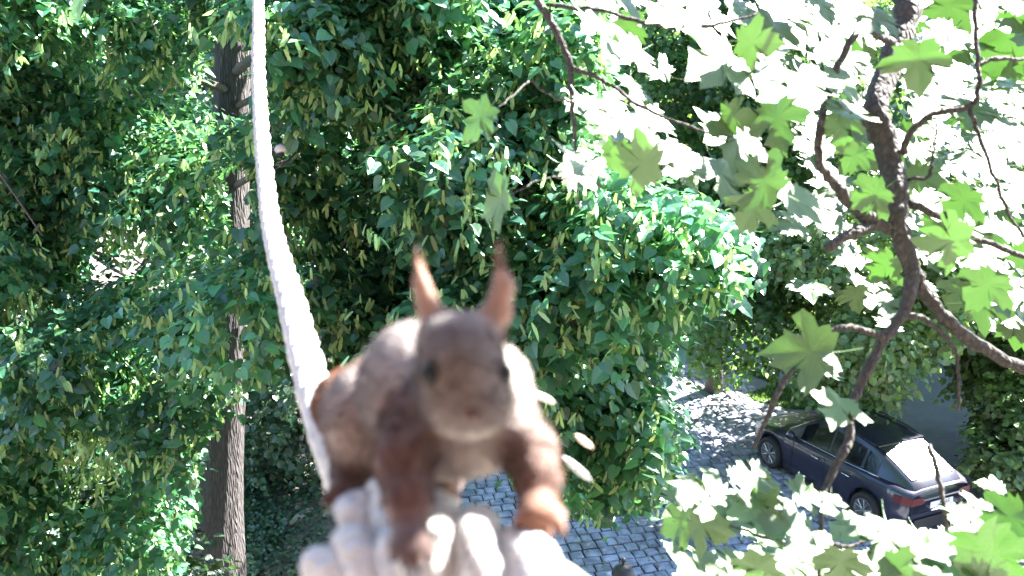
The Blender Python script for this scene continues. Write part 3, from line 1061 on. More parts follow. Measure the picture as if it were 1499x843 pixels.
wl.add([(HWD, -HD, 0), (HWD, HD, 0), (HWD, HD, HH), (HWD, -HD, HH)], [(0, 3, 2, 1)])
wl.add([(-HWD, HD, 0), (HWD, HD, 0), (HWD, HD, HH), (-HWD, HD, HH)], [(0, 3, 2, 1)])
wl.build("wall", M['render'], house)
rf = MB(); e = 0.5
rf.add([(-HWD - e, -HD - e, HH), (HWD + e, -HD - e, HH), (HWD - 2, 0, HH + 3.6), (-HWD + 2, 0, HH + 3.6), (-HWD - e, HD + e, HH), (HWD + e, HD + e, HH)],
       [(0, 1, 2, 3), (1, 5, 2), (5, 4, 3, 2), (4, 0, 3), (0, 4, 5, 1)])
rf.build("roof", M['slate'], house)
wf_ = plain("window_frame", (0.75, 0.75, 0.73), 0.5)
for w in wins:
    fr = MB()
    for sx in (-.55, 0, .55): fr.box((w[0] + sx, -HD + .14, w[1]), (.05, .04, .79))
    for sz in (-.75, .25, .75): fr.box((w[0], -HD + .143, w[1] + sz), (.5, .03, .05))
    fo_ = fr.build("window", wf_, house)
    MB().add([(w[0] - .6, -HD + .16, w[1] - .8), (w[0] + .6, -HD + .16, w[1] - .8), (w[0] + .6, -HD + .16, w[1] + .8), (w[0] - .6, -HD + .16, w[1] + .8)], [(0, 1, 2, 3)]).build("pane", M['glass'], fo_)

# ================================================================== CAR
paint = plain("car_paint", (0.018, 0.018, 0.036), 0.3, 0.0, coat=0.7, spec=0.5)
cglass = plain("car_glass", (0.006, 0.007, 0.010), 0.07, spec=0.6)
rglass = plain("rear_glass", (0.01, 0.01, 0.014), 0.2, spec=1.0)
rubber = plain("tyre_rubber", (0.02, 0.02, 0.02), 0.85)
alloy = plain("alloy", (0.36, 0.36, 0.37), 0.35, 0.8)
blackp = plain("black_plastic", (0.015, 0.015, 0.017), 0.6)
redl = plain("tail_light_red", (0.09, 0.010, 0.014), 0.3, coat=0.3)
chrome = plain("chrome_trim", (0.7, 0.7, 0.72), 0.18, 1.0)
platem = plain("plate_white", (0.8, 0.8, 0.8), 0.5)
clearl = plain("clear_lamp", (0.6, 0.62, 0.65), 0.15, coat=1.0)

car = empty("parked_car", tuple(CAR_O), (0, 0, math.atan2(fw[1], fw[0])))
tag(car, "dark parked car with its rear window glinting in the sun on the cobbled yard", "car")
ax = WB / 2
WR, TW = 0.32, 0.80
HWm = 0.86


def lerp(x, xs, ys): return float(np.interp(x, xs, ys))


def half_w(x): return lerp(x, [-2.10, -2.0, -1.7, -0.5, 0.8, 1.5, 1.95, 2.1], [0.66, 0.76, 0.84, HWm, HWm, 0.83, 0.70, 0.50])
def belt(x): return lerp(x, [-2.1, -1.75, -0.8, 0.7, 1.2, 1.8, 2.1], [0.96, 1.0, 0.97, 0.91, 0.88, 0.76, 0.62])
def roofz(x): return lerp(x, [-2.02, -1.92, -1.10, -0.75, -0.2, 0.25, 0.98], [1.00, 1.09, 1.415, 1.47, 1.49, 1.445, 0.955])
def bottom(x):
    z = lerp(x, [-2.1, -1.9, -1.6, 1.6, 1.9, 2.1], [0.42, 0.30, 0.20, 0.19, 0.24, 0.36])
    for hx in (-ax, ax):
        dx = abs(x - hx)
        if dx < 0.385: z = max(z, HUB + math.sqrt(0.385 ** 2 - dx ** 2))
    return z


def body_sec(x):
    w, b, z0 = half_w(x), belt(x), bottom(x)
    z1 = min(z0, b - 0.12)
    P = [(0.0, z1), (w * 0.80, z1), (w - 0.015, z1 + 0.012), (w, max(z1 + 0.03, z1 + (b - z1) * 0.35)), (w - 0.006, z1 + (b - z1) * 0.62), (w - 0.022, b - 0.075), (w - 0.06, b - 0.018), (w - 0.13, b + 0.004), (w * 0.5, b + 0.03), (0, b + 0.04)]
    return P


xs = sorted(set([round(-2.1 + i * 0.06, 3) for i in range(71)] + [-ax - .385, -ax + .385, ax - .385, ax + .385]))
bd = MB()
secs = [body_sec(x) for x in xs]
n = len(secs[0])
for sgn in (1, -1):
    vs = [(x, sgn * p[0], p[1]) for x, sec in zip(xs, secs) for p in sec]
    fs = []
    for i in range(len(xs) - 1):
        for k in range(n - 1):
            f = (i * n + k, (i + 1) * n + k, (i + 1) * n + k + 1, i * n + k + 1)
            fs.append(f if sgn > 0 else f[::-1])
    fs.append(tuple(range(n))[::-1] if sgn > 0 else tuple(range(n)))
    fs.append(tuple((len(xs) - 1) * n + k for k in range(n)) if sgn > 0 else tuple((len(xs) - 1) * n + k for k in range(n))[::-1])
    bd.add(vs, fs)
bd.build("body", paint, car, True)


# greenhouse
def gh_w(x, v):
    wb_ = lerp(x, [-2.02, -1.6, -0.8, 0.6, 0.98], [0.60, 0.70, 0.775, 0.775, 0.70])
    wt = lerp(x, [-2.02, -1.5, -0.8, 0.2, 0.98], [0.56, 0.56, 0.585, 0.585, 0.66])
    return wb_ + (wt - wb_) * v


def gh_p(x, v, sgn=1, off=0.0):
    b = belt(x) - 0.02; r = roofz(x)
    z = b + (r - 0.035 - b) * v
    return (x, sgn * (gh_w(x, v) + off), z)


gx = [-2.02, -1.95, -1.88] + [round(-1.8 + .1 * i, 3) for i in range(28)] + [0.95, 0.98]
gh = MB()
for sgn in (1, -1):
    vs, fs = [], []
    for x in gx:
        w = gh_w(x, 1); r = roofz(x)
        row = [gh_p(x, 0, sgn), gh_p(x, .5, sgn), gh_p(x, 1, sgn), (x, sgn * (w - .035), r - .008), (x, sgn * w * .5, r + .012), (x, 0, r + .018)]
        vs += row
    for i in range(len(gx) - 1):
        for k in range(5):
            f = (i * 6 + k, (i + 1) * 6 + k, (i + 1) * 6 + k + 1, i * 6 + k + 1)
            fs.append(f if sgn > 0 else f[::-1])
    gh.add(vs, fs)
gh.build("roof", paint, car, True)


def side_glass(x0, x1, s):
    X = np.linspace(x0, x1, 9); V = []
    for x in X:
        V += [gh_p(x, 0.12, s, .006), gh_p(x, .5, s, .009), gh_p(x, 0.86, s, .006)]
    F = [f for i in range(8) for f in ((i * 3, i * 3 + 3, i * 3 + 4, i * 3 + 1), (i * 3 + 1, i * 3 + 4, i * 3 + 5, i * 3 + 2))]
    return MB().add(V, F if s > 0 else [f[::-1] for f in F])


for s in (1, -1):
    side_glass(-0.20, 0.52, s).build("side_window", cglass, car, True)
    side_glass(-0.98, -0.26, s).build("side_window", cglass, car, True)
    side_glass(-1.32, -1.04, s).build("quarter_window", cglass, car, True)
    tr = MB(); tr.tube([(x, s * (gh_w(x, 0) + .012), belt(x) + .012) for x in np.linspace(-1.4, 0.8, 12)], .011, 6); tr.build("window_trim", chrome, car, True)
    rl = MB(); rl.tube([(x, s * (gh_w(x, 1) - .02), roofz(x) + .012) for x in np.linspace(-1.1, .25, 10)], .014, 6); rl.build("roof_rail", blackp, car, True)
    # mirror
    mr = MB(); mr.lathe([(.02, -.06), (.075, -.045), (.09, 0), (.075, .05), (.02, .065)], (0.62, s * 0.93, 0.99), 'Y', 10)
    mo = mr.build("mirror", paint, car, True)
    MB().tube([(0.60, s * .80, 0.93), (0.61, s * .90, 0.96)], .025, 6).build("mirror_arm", blackp, mo)
    for hx in (0.0, -0.78):
        dh = MB(); dh.tube([(hx - .09, s * (half_w(hx) + .008), .79), (hx - .07, s * (half_w(hx) + .03), .795), (hx + .07, s * (half_w(hx) + .03), .795), (hx + .09, s * (half_w(hx) + .008), .79)], .014, 6)
        dh.build("door_handle", chrome, car, True)
    for x0, x1 in ((0.62, 0.62), (-.23, -.23), (-1.0, -1.0)):
        sm = MB(); sm.tube([(x0, s * (half_w(x0) + .0015), .32), (x0, s * (half_w(x0) + .0015), .6), (x0, s * (half_w(x0) - .018), .86)], .005, 4); sm.build("door_seam", blackp, car)
    hl = MB(); hl.add([(1.55, s * (half_w(1.55) - .03), .80), (1.98, s * (half_w(1.98) - .03), .66), (2.06, s * (half_w(2.06) - .12), .62), (1.72, s * (half_w(1.72) - .2), .80), (1.60, s * (half_w(1.6) + .012), .70), (1.97, s * (half_w(1.97) + .012), .58)],
                      [(0, 4, 5, 1), (0, 1, 2, 3)] if s > 0 else [(0, 1, 5, 4), (0, 3, 2, 1)])
    hl.build("headlight", clearl, car)
    tl = MB()
    xs_ = [-1.82, -1.96, -2.06, -2.115]; V = []
    for x in xs_:
        w = half_w(x) + .01
        V += [(x, s * w, .76), (x, s * (w - .012), .90)]
    V += [(-2.118, s * .40, .77), (-2.118, s * .40, .89)]
    F = [(2 * i, 2 * i + 2, 2 * i + 3, 2 * i + 1) for i in range(4)]
    tl.add(V, F if s < 0 else [f[::-1] for f in F]); tl.build("tail_light", redl, car)

# windscreens: built on the roof line, a few mm proud
def screen(x0, x1, u, off, name, mat):
    X = np.linspace(x0, x1, 9); U = np.linspace(-u, u, 9); V = []
    for i, x in enumerate(X):
        for w in U:
            r = roofz(x); ww = gh_w(x, 1) - .035
            V.append((x, w * ww, r + .012 + off - 0.02 * abs(w) ** 2.2))
    F = [(i * 9 + k, (i + 1) * 9 + k, (i + 1) * 9 + k + 1, i * 9 + k + 1) for i in range(8) for k in range(8)]
    return MB().add(V, F).build(name, mat, car, True)


screen(0.30, 0.93, 0.95, 0.018, "windscreen", cglass)
screen(-1.89, -1.13, 0.93, 0.018, "rear_window", rglass)
sp_ = MB(); sp_.box((-1.09, 0, 1.432), (.07, .54, .012)); sp_.build("spoiler", paint, car)
for sx in (1, -1):
    for k, hx in enumerate((ax, -ax)):
        wh = MB(); c_ = (hx, sx * (TW - .02), HUB)
        wh.lathe([(.22, -.10), (.30, -.10), (WR, -.07), (WR, .07), (.30, .10), (.225, .10), (.215, .03), (.02, .02)], c_, 'Y', 28)
        w_o = wh.build("wheel", rubber, car, True)
        rm = MB()
        yy = sx * (TW + .065)
        ring = [(.205, -.02), (.222, -.02), (.222, .012), (.205, .012), (.205, -.02)]
        rm.lathe(ring, (hx, yy, HUB), 'Y', 28)
        rm.lathe([(.045, -.01), (.045, .015), (.02, .02)], (hx, yy, HUB), 'Y', 12)
        for j in range(5):
            th = 2 * math.pi * j / 5 + .5
            for dl in (-.26, .26):
                p0 = Vector((hx + .03 * math.cos(th), yy, HUB + .03 * math.sin(th))); p1 = Vector((hx + .21 * math.cos(th + dl), yy, HUB + .21 * math.sin(th + dl)))
                rm.tube([p0, p1], .0125, 5)
        rm.build("rim", alloy, w_o)
    wa = MB()
# dark well above the wheels, joined inside the body
for hx in (ax, -ax):
    ww = MB(); ww.lathe([(.375, -.66), (.375, .66)], (hx, 0, HUB), 'Y', 22); ww.build("wheel_well", blackp, car)
# rear: bumper, plate, badge strip
bp_ = MB(); bp_.box((-2.09, 0, .40), (.045, .60, .10)); bp_.build("rear_bumper", blackp, car)
MB().box((-2.108, 0, .575), (.02, .70, .035)).build("bumper_lip", paint, car)
pl = MB(); pl.box((-2.125, 0, .715), (.008, .26, .056)); plo = pl.build("number_plate", platem, car)
fc = bpy.data.curves.new("plate_text", 'FONT'); fc.body = "M·AE"; fc.size = .11; fc.align_x = 'CENTER'; fc.align_y = 'CENTER'; fc.extrude = .001
to = bpy.data.objects.new("plate_text", fc); COL.objects.link(to)
dg = bpy.context.evaluated_depsgraph_get()
tme = bpy.data.meshes.new_from_object(to.evaluated_get(dg)); bpy.data.objects.remove(to)
tme.materials.clear()
txt = link("plate_letters", tme, blackp, plo)
txt.matrix_local = Matrix.Translation((-2.136, -.06, .715)) @ Matrix(((0, 0, -1, 0), (-1, 0, 0, 0), (0, 1, 0, 0), (0, 0, 0, 1)))
MB().box((-2.113, 0, .835), (.012, .42, .016)).build("boot_trim", chrome, car)
MB().tube([(-2.12, -.5, .30), (-2.12, .5, .30)], .012, 6).build("exhaust_trim", chrome, car, True)

# ================================================================== GARDEN LAMP at the bottom edge
lt_ = W(912, 836, 11.6)
lamp = empty("garden_lamp", (lt_[0], lt_[1], 0)); tag(lamp, "black domed lamp cap with a small knob at the bottom edge before the cobbles", "lamp")
lz = float(lt_[2])
MB().lathe([(.09, 0), (.08, .25), (.045, .3), (.04, lz - .36), (.06, lz - .32)], (0, 0, 0), 'Z', 14).build("post", M['iron'], lamp, True)
MB().lathe([(.06, -.32), (.10, -.16), (.11, -.04)], (0, 0, lz), 'Z', 14).build("lantern", plain("frosted_glass", (.5, .5, .48), .4), lamp, True)
MB().lathe([(.15, -.05), (.15, -.03), (.135, .02), (.10, .065), (.04, .095), (.02, .10)], (0, 0, lz), 'Z', 18).build("cap", M['iron'], lamp, True)
MB().lathe([(.012, .09), (.012, .125), (.03, .14), (.036, .165), (.025, .19), (.005, .2)], (0, 0, lz), 'Z', 12).build("finial", M['iron'], lamp, True)

# ================================================================== MAPLE
mb_base = np.array([3.3, 0.1, 0.0])
maple = empty("maple_tree", tuple(mb_base)); tag(maple, "near maple with dark bare branches and big lobed leaves hanging in on the right", "tree")
tk, tkp = trunk_tube(np.zeros(3), np.array([0.15, 0.1, 11.0]), .17, .08, .06, 12, 12)
tk.build("trunk", M['maplebark'], maple, True)
limb_end = tkp[10]
TW_ = []


def mtw(pl, name="branch", mat='maplebark', root=None):
    """pl rows: px,py,d,width_px"""
    R = [(*W(p[0], p[1], p[2]), p[3] / 2 * p[2] / F_PX) for p in pl]
    if root is not None: R = [(*root[0], root[1])] + R
    Q = smooth_path(R, 6)
    Q[:, 3] *= 1 + 0.07 * RNG.normal(size=len(Q))
    Q[:, :3] += RNG.normal(size=(len(Q), 3)) * 0.0012
    m = MB().tube([q_[:3] - mb_base for q_ in Q], [max(q_[3], .0008) for q_ in Q], 10 if R[-1][3] > .004 else 7)
    m.build(name, M[mat], maple, True)
    TW_.append(Q[:, :3])


mtw([(1420, -330, 1.9, 42), (1335, -60, 1.75, 38), (1328, 20, 1.7, 37), (1308, 85, 1.66, 36), (1281, 160, 1.6, 38), (1297, 212, 1.6, 38), (1311, 280, 1.58, 36), (1312, 322, 1.56, 32), (1335, 390, 1.55, 25), (1356, 432, 1.55, 22), (1400, 482, 1.55, 20), (1450, 516, 1.57, 18), (1520, 548, 1.6, 16)], root=(mb_base + limb_end, .045))
mtw([(1336, 385, 1.55, 22), (1326, 455, 1.52, 19), (1292, 500, 1.5, 16), (1262, 560, 1.48, 15), (1246, 596, 1.46, 14), (1243, 640, 1.45, 14), (1214, 702, 1.43, 12), (1204, 735, 1.42, 8), (1201, 800, 1.42, 6), (1200, 880, 1.42, 5)])
mtw([(1315, 335, 1.57, 26), (1278, 322, 1.55, 24), (1246, 296, 1.54, 20), (1216, 262, 1.53, 15), (1200, 236, 1.52, 13), (1200, 190, 1.52, 12), (1214, 130, 1.52, 12), (1240, 70, 1.53, 11), (1262, 36, 1.54, 10), (1290, 20, 1.56, 6)])
mtw([(1262, 38, 1.54, 9), (1280, 50, 1.57, 9), (1305, 62, 1.62, 12)])
mtw([(1305, 318, 1.57, 20), (1262, 336, 1.54, 18), (1235, 348, 1.52, 15), (1212, 362, 1.5, 15)])
mtw([(1322, 225, 1.59, 12), (1332, 195, 1.56, 10), (1365, 168, 1.55, 9), (1415, 157, 1.54, 9), (1432, 135, 1.54, 8), (1431, 70, 1.55, 7), (1424, -30, 1.58, 7)])
mtw([(1420, 158, 1.54, 7), (1438, 210, 1.53, 6), (1456, 260, 1.53, 5), (1480, 320, 1.54, 5), (1520, 370, 1.56, 5)], "twig")
mtw([(1432, 95, 1.55, 6), (1460, 86, 1.56, 7), (1510, 88, 1.6, 4)], "twig")
mtw([(1312, 292, 1.58, 14), (1362, 310, 1.56, 11), (1420, 345, 1.56, 9), (1520, 382, 1.6, 8)])
mtw([(1330, 262, 1.58, 6), (1360, 258, 1.56, 6), (1366, 225, 1.55, 4), (1372, 180, 1.55, 3)], "twig")
mtw([(1326, 462, 1.52, 10), (1352, 466, 1.53, 9), (1382, 490, 1.54, 8), (1400, 522, 1.54, 6), (1404, 565, 1.53, 5), (1402, 605, 1.53, 4)], "twig")
mtw([(1295, 496, 1.5, 12), (1252, 480, 1.48, 10), (1212, 486, 1.47, 9), (1168, 528, 1.45, 8), (1130, 592, 1.44, 9), (1104, 655, 1.43, 5)], "twig")
mtw([(1300, -260, 1.85, 22), (960, -190, 1.7, 18), (770, -60, 1.62, 13), (785, -5, 1.6, 12), (812, 40, 1.58, 12), (833, 95, 1.57, 10), (838, 160, 1.56, 7), (843, 230, 1.55, 4), (847, 310, 1.55, 2)], root=(mb_base + limb_end, .03))
mtw([(835, 98, 1.57, 8), (888, 120, 1.55, 6), (935, 155, 1.54, 5), (1000, 182, 1.53, 4), (1070, 205, 1.52, 3), (1150, 218, 1.52, 2)], "twig")
mtw([(800, 8, 1.59, 6), (870, 14, 1.57, 6), (960, 36, 1.56, 6), (1040, 38, 1.55, 5), (1110, 20, 1.55, 3)], "twig")
mtw([(840, 150, 1.56, 4), (810, 142, 1.55, 3), (775, 118, 1.55, 3)], "twig")
mtw([(1360, 650, 1.38, 8), (1376, 712, 1.37, 8), (1386, 780, 1.36, 6), (1395, 870, 1.36, 6)], "twig")
mtw([(1201, 790, 1.42, 6), (1240, 800, 1.42, 6), (1292, 780, 1.42, 4)], "twig")
mtw([(1201, 812, 1.42, 5), (1130, 790, 1.4, 5), (1060, 765, 1.4, 3), (985, 752, 1.4, 2)], "twig")
mtw([(775, 118, 1.55, 3), (752, 138, 1.42, 2.2), (722, 166, 1.32, 1.5)], "twig")
mtw([(845, 262, 1.55, 3), (795, 262, 1.44, 2.2), (748, 286, 1.32, 1.5)], "twig")
TWP = np.concatenate(TW_)


def maple_outline():
    """right half of a five-lobed maple leaf, base at (0,0), tip at (0,1)"""
    return [(0.00, 0.00), (0.10, -0.06), (0.30, -0.10), (0.26, 0.00), (0.42, 0.02), (0.34, 0.10), (0.40, 0.18), (0.56, 0.24), (0.66, 0.40), (0.58, 0.42), (0.56, 0.52), (0.42, 0.48), (0.24, 0.44),
            (0.28, 0.60), (0.36, 0.66), (0.26, 0.70), (0.20, 0.84), (0.10, 0.88), (0.0, 1.05)]


def maple_mesh(seed):
    r = np.random.default_rng(seed)
    H = np.array(maple_outline())
    V = []; F = []
    fold = r.uniform(0.03, 0.20); dr = r.uniform(0.06, 0.26); wv = r.uniform(0.02, 0.06)
    def z(x, y_):
        return fold * abs(x) - dr * (y_ - 0.2) ** 2 * (1 if y_ > .2 else .3) - 0.45 * dr * x * x + wv * math.sin(9 * x + 2 * seed) * math.cos(7 * y_)
    c0 = len(V); V.append((0, 0.30, z(0, .30)))
    for sg in (1, -1):
        j = 1 + 0.07 * r.normal(size=H.shape)
        rim = []
        for (x, y_), jj in zip(H, j):
            x2, y2 = sg * x * jj[0], y_ * jj[1] if y_ > 0.95 or x else y_
            if x == 0: x2, y2 = 0, y_
            rim.append(len(V)); V.append((x2, y2, z(x2, y2)))
        inn = []
        for (x, y_) in H:
            x2, y2 = sg * x * .55, .30 + (y_ - .30) * .55
            inn.append(len(V)); V.append((x2, y2, z(x2, y2) - (.012 if abs(x) > .3 else 0)))
        for i in range(len(H) - 1):
            q_ = (rim[i], rim[i + 1], inn[i + 1], inn[i]); F.append(q_ if sg > 0 else q_[::-1])
            t_ = (inn[i], inn[i + 1], c0); F.append(t_ if sg > 0 else t_[::-1])
    # petiole, part of the leaf
    pts = [(0, 0.03, z(0, .03) - .004), (0.01, -.12, -.02 - .1 * fold), (0.03, -.26, -.02), (0.05, -.42, .03)]
    for k, p in enumerate(pts):
        for a in range(3):
            V.append((p[0] + .012 * math.cos(a * 2.09), p[1], p[2] + .012 * math.sin(a * 2.09)))
    b0 = len(V) - 12
    for k in range(3):
        for a in range(3):
            F.append((b0 + k * 3 + a, b0 + k * 3 + (a + 1) % 3, b0 + k * 3 + 3 + (a + 1) % 3, b0 + k * 3 + 3 + a))
    b = 0.85 + .3 * r.random()
    me = bpy.data.meshes.new("leaf"); me.from_pydata(V, [], F)
    at = me.attributes.new("tint", 'FLOAT_COLOR', 'POINT')
    at.data.foreach_set("color", np.tile(np.array([b, b, b * .95, 1.0], np.float32), len(V)))
    me.polygons.foreach_set("use_smooth", np.ones(len(me.polygons), bool))
    me.materials.append(M['maple']); me.update()
    return me


MM = [maple_mesh(i) for i in range(12)]
ML = []   # px, py, size_px, d, mode
for t in """1048,92,105,1.35,w 930,238,80,1.3,g 1112,262,78,1.3,g 700,176,66,1.3,p 727,295,74,1.3,p 1176,515,95,1.3,d 1226,598,70,1.3,w 1440,424,66,1.4,g 1385,352,70,1.4,g 1345,95,74,1.4,g
1462,822,120,1.2,g 1035,770,66,1.3,g 118,-2,70,1.5,p 1108,62,60,1.35,g 1140,182,74,1.35,g 1078,172,50,1.4,g 1275,288,55,1.5,g 1248,232,44,1.5,g 1232,192,50,1.5,g 1405,298,60,1.45,g
1180,120,90,1.4,w 1150,140,90,1.35,w 1210,90,80,1.4,w 1120,110,70,1.4,w 1240,160,70,1.5,w 1170,290,80,1.35,w 1080,210,90,1.4,w 1050,190,70,1.4,w 1000,235,95,1.35,w 960,215,70,1.4,w
1000,250,60,1.4,w 870,160,60,1.4,w 905,180,70,1.45,w 850,240,70,1.35,w 930,140,60,1.5,w 880,45,80,1.4,w 920,75,70,1.45,w 985,20,90,1.4,w 1040,15,80,1.45,w 1090,20,80,1.5,w
1150,30,90,1.45,w 1190,40,80,1.45,w 1240,25,80,1.5,w 1280,30,60,1.5,w 1230,120,60,1.5,w 1140,60,60,1.45,w 960,100,50,1.5,w 1060,262,80,1.35,w 1100,310,60,1.4,g 1160,330,50,1.45,w
1110,685,62,1.3,w 1085,690,44,1.35,w 1030,712,90,1.3,w 1060,735,90,1.3,w 1110,740,100,1.3,w 1150,760,90,1.28,w 1000,735,70,1.35,w 1095,760,66,1.3,w 1180,715,64,1.3,w 1215,725,40,1.35,w
1245,762,80,1.3,w 1300,785,100,1.28,w 1340,800,90,1.28,w 1090,820,90,1.28,w 1140,815,80,1.28,w 1170,830,70,1.28,w 1280,830,90,1.25,w 1340,828,90,1.25,w 1400,800,80,1.25,w 1060,838,60,1.3,w
1430,740,64,1.3,w 1452,700,40,1.4,w 1405,745,50,1.35,w 1440,780,70,1.3,w 1470,760,70,1.25,g 1380,832,70,1.25,w 1230,830,60,1.28,g 1050,748,50,1.32,g 1120,725,40,1.32,g 990,770,50,1.35,g
1110,838,60,1.28,g 1430,840,70,1.22,w 1490,780,60,1.3,g 1355,785,60,1.3,w 1320,838,60,1.25,g 1410,770,60,1.3,w""".split():
    a = t.split(','); ML.append((float(a[0]), float(a[1]), float(a[2]), float(a[3]), a[4]))
ML_FIX = len(ML)
for poly, n_, pw in [([(1330, -30), (1520, -30), (1520, 330), (1345, 400), (1320, 60)], 170, .93), ([(1200, 300), (1310, 340), (1310, 480), (1190, 440)], 30, .93), ([(1030, -40), (1300, -40), (1280, 140), (1190, 210), (1110, 120)], 50, .93),
                     ([(880, -30), (1060, -30), (1040, 40), (880, 60)], 14, .9), ([(1180, 130), (1290, 160), (1300, 330), (1200, 350)], 30, .85), ([(1350, 330), (1520, 310), (1520, 540), (1430, 500)], 36, .85),
                     ([(1030, 775), (1499, 790), (1499, 860), (1030, 860)], 14, .9), ([(830, 130), (1000, 170), (1010, 280), (840, 260)], 14, .9)]:
    k = 0
    xs2 = [p[0] for p in poly]; ys2 = [p[1] for p in poly]
    while k < n_:
        px, py = random.uniform(min(xs2), max(xs2)), random.uniform(min(ys2), max(ys2))
        if not inpoly(px, py, poly): continue
        ML.append((px, py, random.uniform(.075, .125), random.uniform(1.75, 3.4) if py < 600 else 1.35, 'w' if random.random() < pw else 'g')); k += 1
placed = []   # (point, radius) of leaves in the sun: each new one keeps out of the others' shade
nfix = ML_FIX


def sun_free(p, r):
    for q_, rq in placed:
        dv_ = q_ - p
        t_ = dv_ @ SUN
        if np.linalg.norm(dv_ - t_ * SUN) < (0.78 if fill else 0.6) * (r + rq): return False
    dt = TWP - p
    tt = dt @ SUN
    dd_ = np.linalg.norm(dt - tt[:, None] * SUN, axis=1)
    return not np.any((tt > 0) & (dd_ < 0.012))


for i, (px, py, sp, d, mode) in enumerate(ML):
    fill = i >= nfix
    if fill: sp = sp * F_PX / d
    if py > 640 and mode == 'w' and not fill: py += 10; sp *= 0.9
    lo_d = 1.70 if (fill and py < 600) else (1.62 if 1180 < px < 1480 and py < 560 else 1.15)
    if mode == 'w':
        dprev = d
        for k in range(60):
            d2 = d if k == 0 and d >= lo_d - .3 else random.uniform(lo_d, 3.6 if fill else 2.4)
            if fill: sp = sp * d / d2 if k == 0 else sp * dprev / d2
            dprev = d2
            x2, y2 = (px, py) if i < nfix else (px + random.gauss(0, 4 + k * .6), py + random.gauss(0, 4 + k * .6))
            p = W(x2, y2, d2); r_ = 0.36 * sp * d2 / F_PX
            if sun_free(p, r_): break
        else:
            if i >= nfix: continue
        placed.append((p, r_)); d = d2
    else:
        if fill: d = min(d, 2.3)
        p = W(px, py, d)
    c = unit(CAM - p)
    if mode == 'w':
        N = unit(unit(c + SUN) + np.array([0, 0, 0.06]) + RNG.normal(size=3) * 0.13)
    elif mode == 'g':
        N = unit(c * 1.0 - SUN * 0.75 + np.array([0, 0, .25]) + RNG.normal(size=3) * 0.2)
    elif mode == 'd':
        N = unit(unit(c - SUN * (c @ SUN)) - .05 * SUN)
    elif mode == 'p':
        N = unit(c * 0.62 + np.array([-.72, 0, .22]) + RNG.normal(size=3) * .06)
    else:
        N = unit(c * 0.45 + np.array([0, 0, .85]) - SUN * .15 + RNG.normal(size=3) * 0.1)
    T = np.array([random.uniform(-1, .5), random.uniform(-.4, .4), -.45]) + RNG.normal(size=3) * .35
    T = T - N * (N @ T)
    X, Y, Z = frames(np.array([N]), np.array([T]))
    S = sp * 1.08 * d / F_PX
    place_leaf("leaf", MM[i % 12], p - Y[0] * S * .4, N, T, S, maple, mb_base)

hd_ = W(680, 545, .352)  # unseen twig and leaves added in the sun's path to shade the squirrel's head
tw_end = hd_ + SUN * 0.86 + np.array([0.0, 0.0, 0.03])
rows = [W(1335, -60, 1.75), W(1420, -330, 1.5), tw_end + np.array([0.12, 0.2, 0.25]), tw_end]
Q = smooth_path(rows, 6)
MB().tube([q_ - mb_base for q_ in Q], [.005 - .0038 * i / len(Q) for i in range(len(Q))], 6).build("twig", M['maplebark'], maple, True)
for k, (u_, v_, S_) in enumerate([(0.0, 0.010, .056), (0.0, -0.022, .040)]):  # two added leaves out of view, casting shade on the face
    e1_ = unit(np.cross(SUN, [0, 0, 1.0])); e2_ = np.cross(e1_, SUN)
    p = hd_ + SUN * (0.80 + .02 * k) + e1_ * u_ + e2_ * v_
    N = unit(SUN + np.array([.1, -.1, .15])); T = -e2_ * (1 if k else -1); T = T - N * (N @ T)
    place_leaf("leaf", MM[4 + k], p - unit(T) * S_ * .4, N, T, S_, maple, mb_base)

# ================================================================== ROPE with the knotted near end
rope = empty("rope", tuple(W(620, 840, 0.38))); ro = np.array(rope.location)
tag(rope, "thick white twisted rope running from the big knot under the squirrel to the top edge", "rope")


def twist(path, rr, sr, pitch, n=3, phase=0.0, seg=9, closed=False):
    """n strands laid round a smooth path"""
    P = np.asarray(path); d = np.linalg.norm(np.diff(P, axis=0), axis=1); s = np.concatenate([[0], np.cumsum(d)])
    m = max(12, int(s[-1] / (pitch / 16)))
    si = np.linspace(0, s[-1], m)
    Q = np.stack([np.interp(si, s, P[:, k]) for k in range(3)], 1)
    for _ in range(3): Q[1:-1] = (Q[:-2] + 2 * Q[1:-1] + Q[2:]) / 4
    T = unit(np.gradient(Q, axis=0)); up = np.array([0.2, 0.1, 0.97]); out = [[] for _ in range(n)]
    for i in range(m):
        a = up - T[i] * (up @ T[i]); a /= np.linalg.norm(a); up = a; b = np.cross(T[i], a)
        for k in range(n):
            th = 2 * math.pi * (si[i] / pitch + k / n) + phase
            out[k].append(Q[i] + (a * math.cos(th) + b * math.sin(th)) * rr)
    return out


main = smooth_path([W(585, 800, .44), W(545, 745, .50), W(500, 672, .62), W(462, 575, .80), W(430, 455, 1.04), W(393, 300, 1.6), W(379, 120, 2.15), W(378, 0, 2.6), W(372, -130, 4.0), W(362, -260, 7.5), W(356, -310, 11.1)], 10)
KN = [(main, .0048, .0128, .19, 0.3),
      (smooth_path([W(540, 750, .44), W(610, 785, .415), W(680, 812, .385), W(745, 838, .36), W(800, 890, .345), W(835, 980, .34), W(850, 1090, .345)], 8), .0115, .0113, .10, 1.0),
      (smooth_path([W(478, 860, .41), W(505, 822, .395), W(555, 826, .385), W(608, 852, .37), W(618, 905, .37), W(560, 950, .385), W(490, 925, .40), W(478, 860, .41)], 8), .0088, .0092, .075, 2.0),
      (smooth_path([W(590, 790, .425), W(640, 800, .385), W(662, 850, .365), W(655, 910, .375), W(600, 900, .40), W(585, 830, .42), W(590, 790, .425)], 8), .0088, .0092, .075, 0.0)]
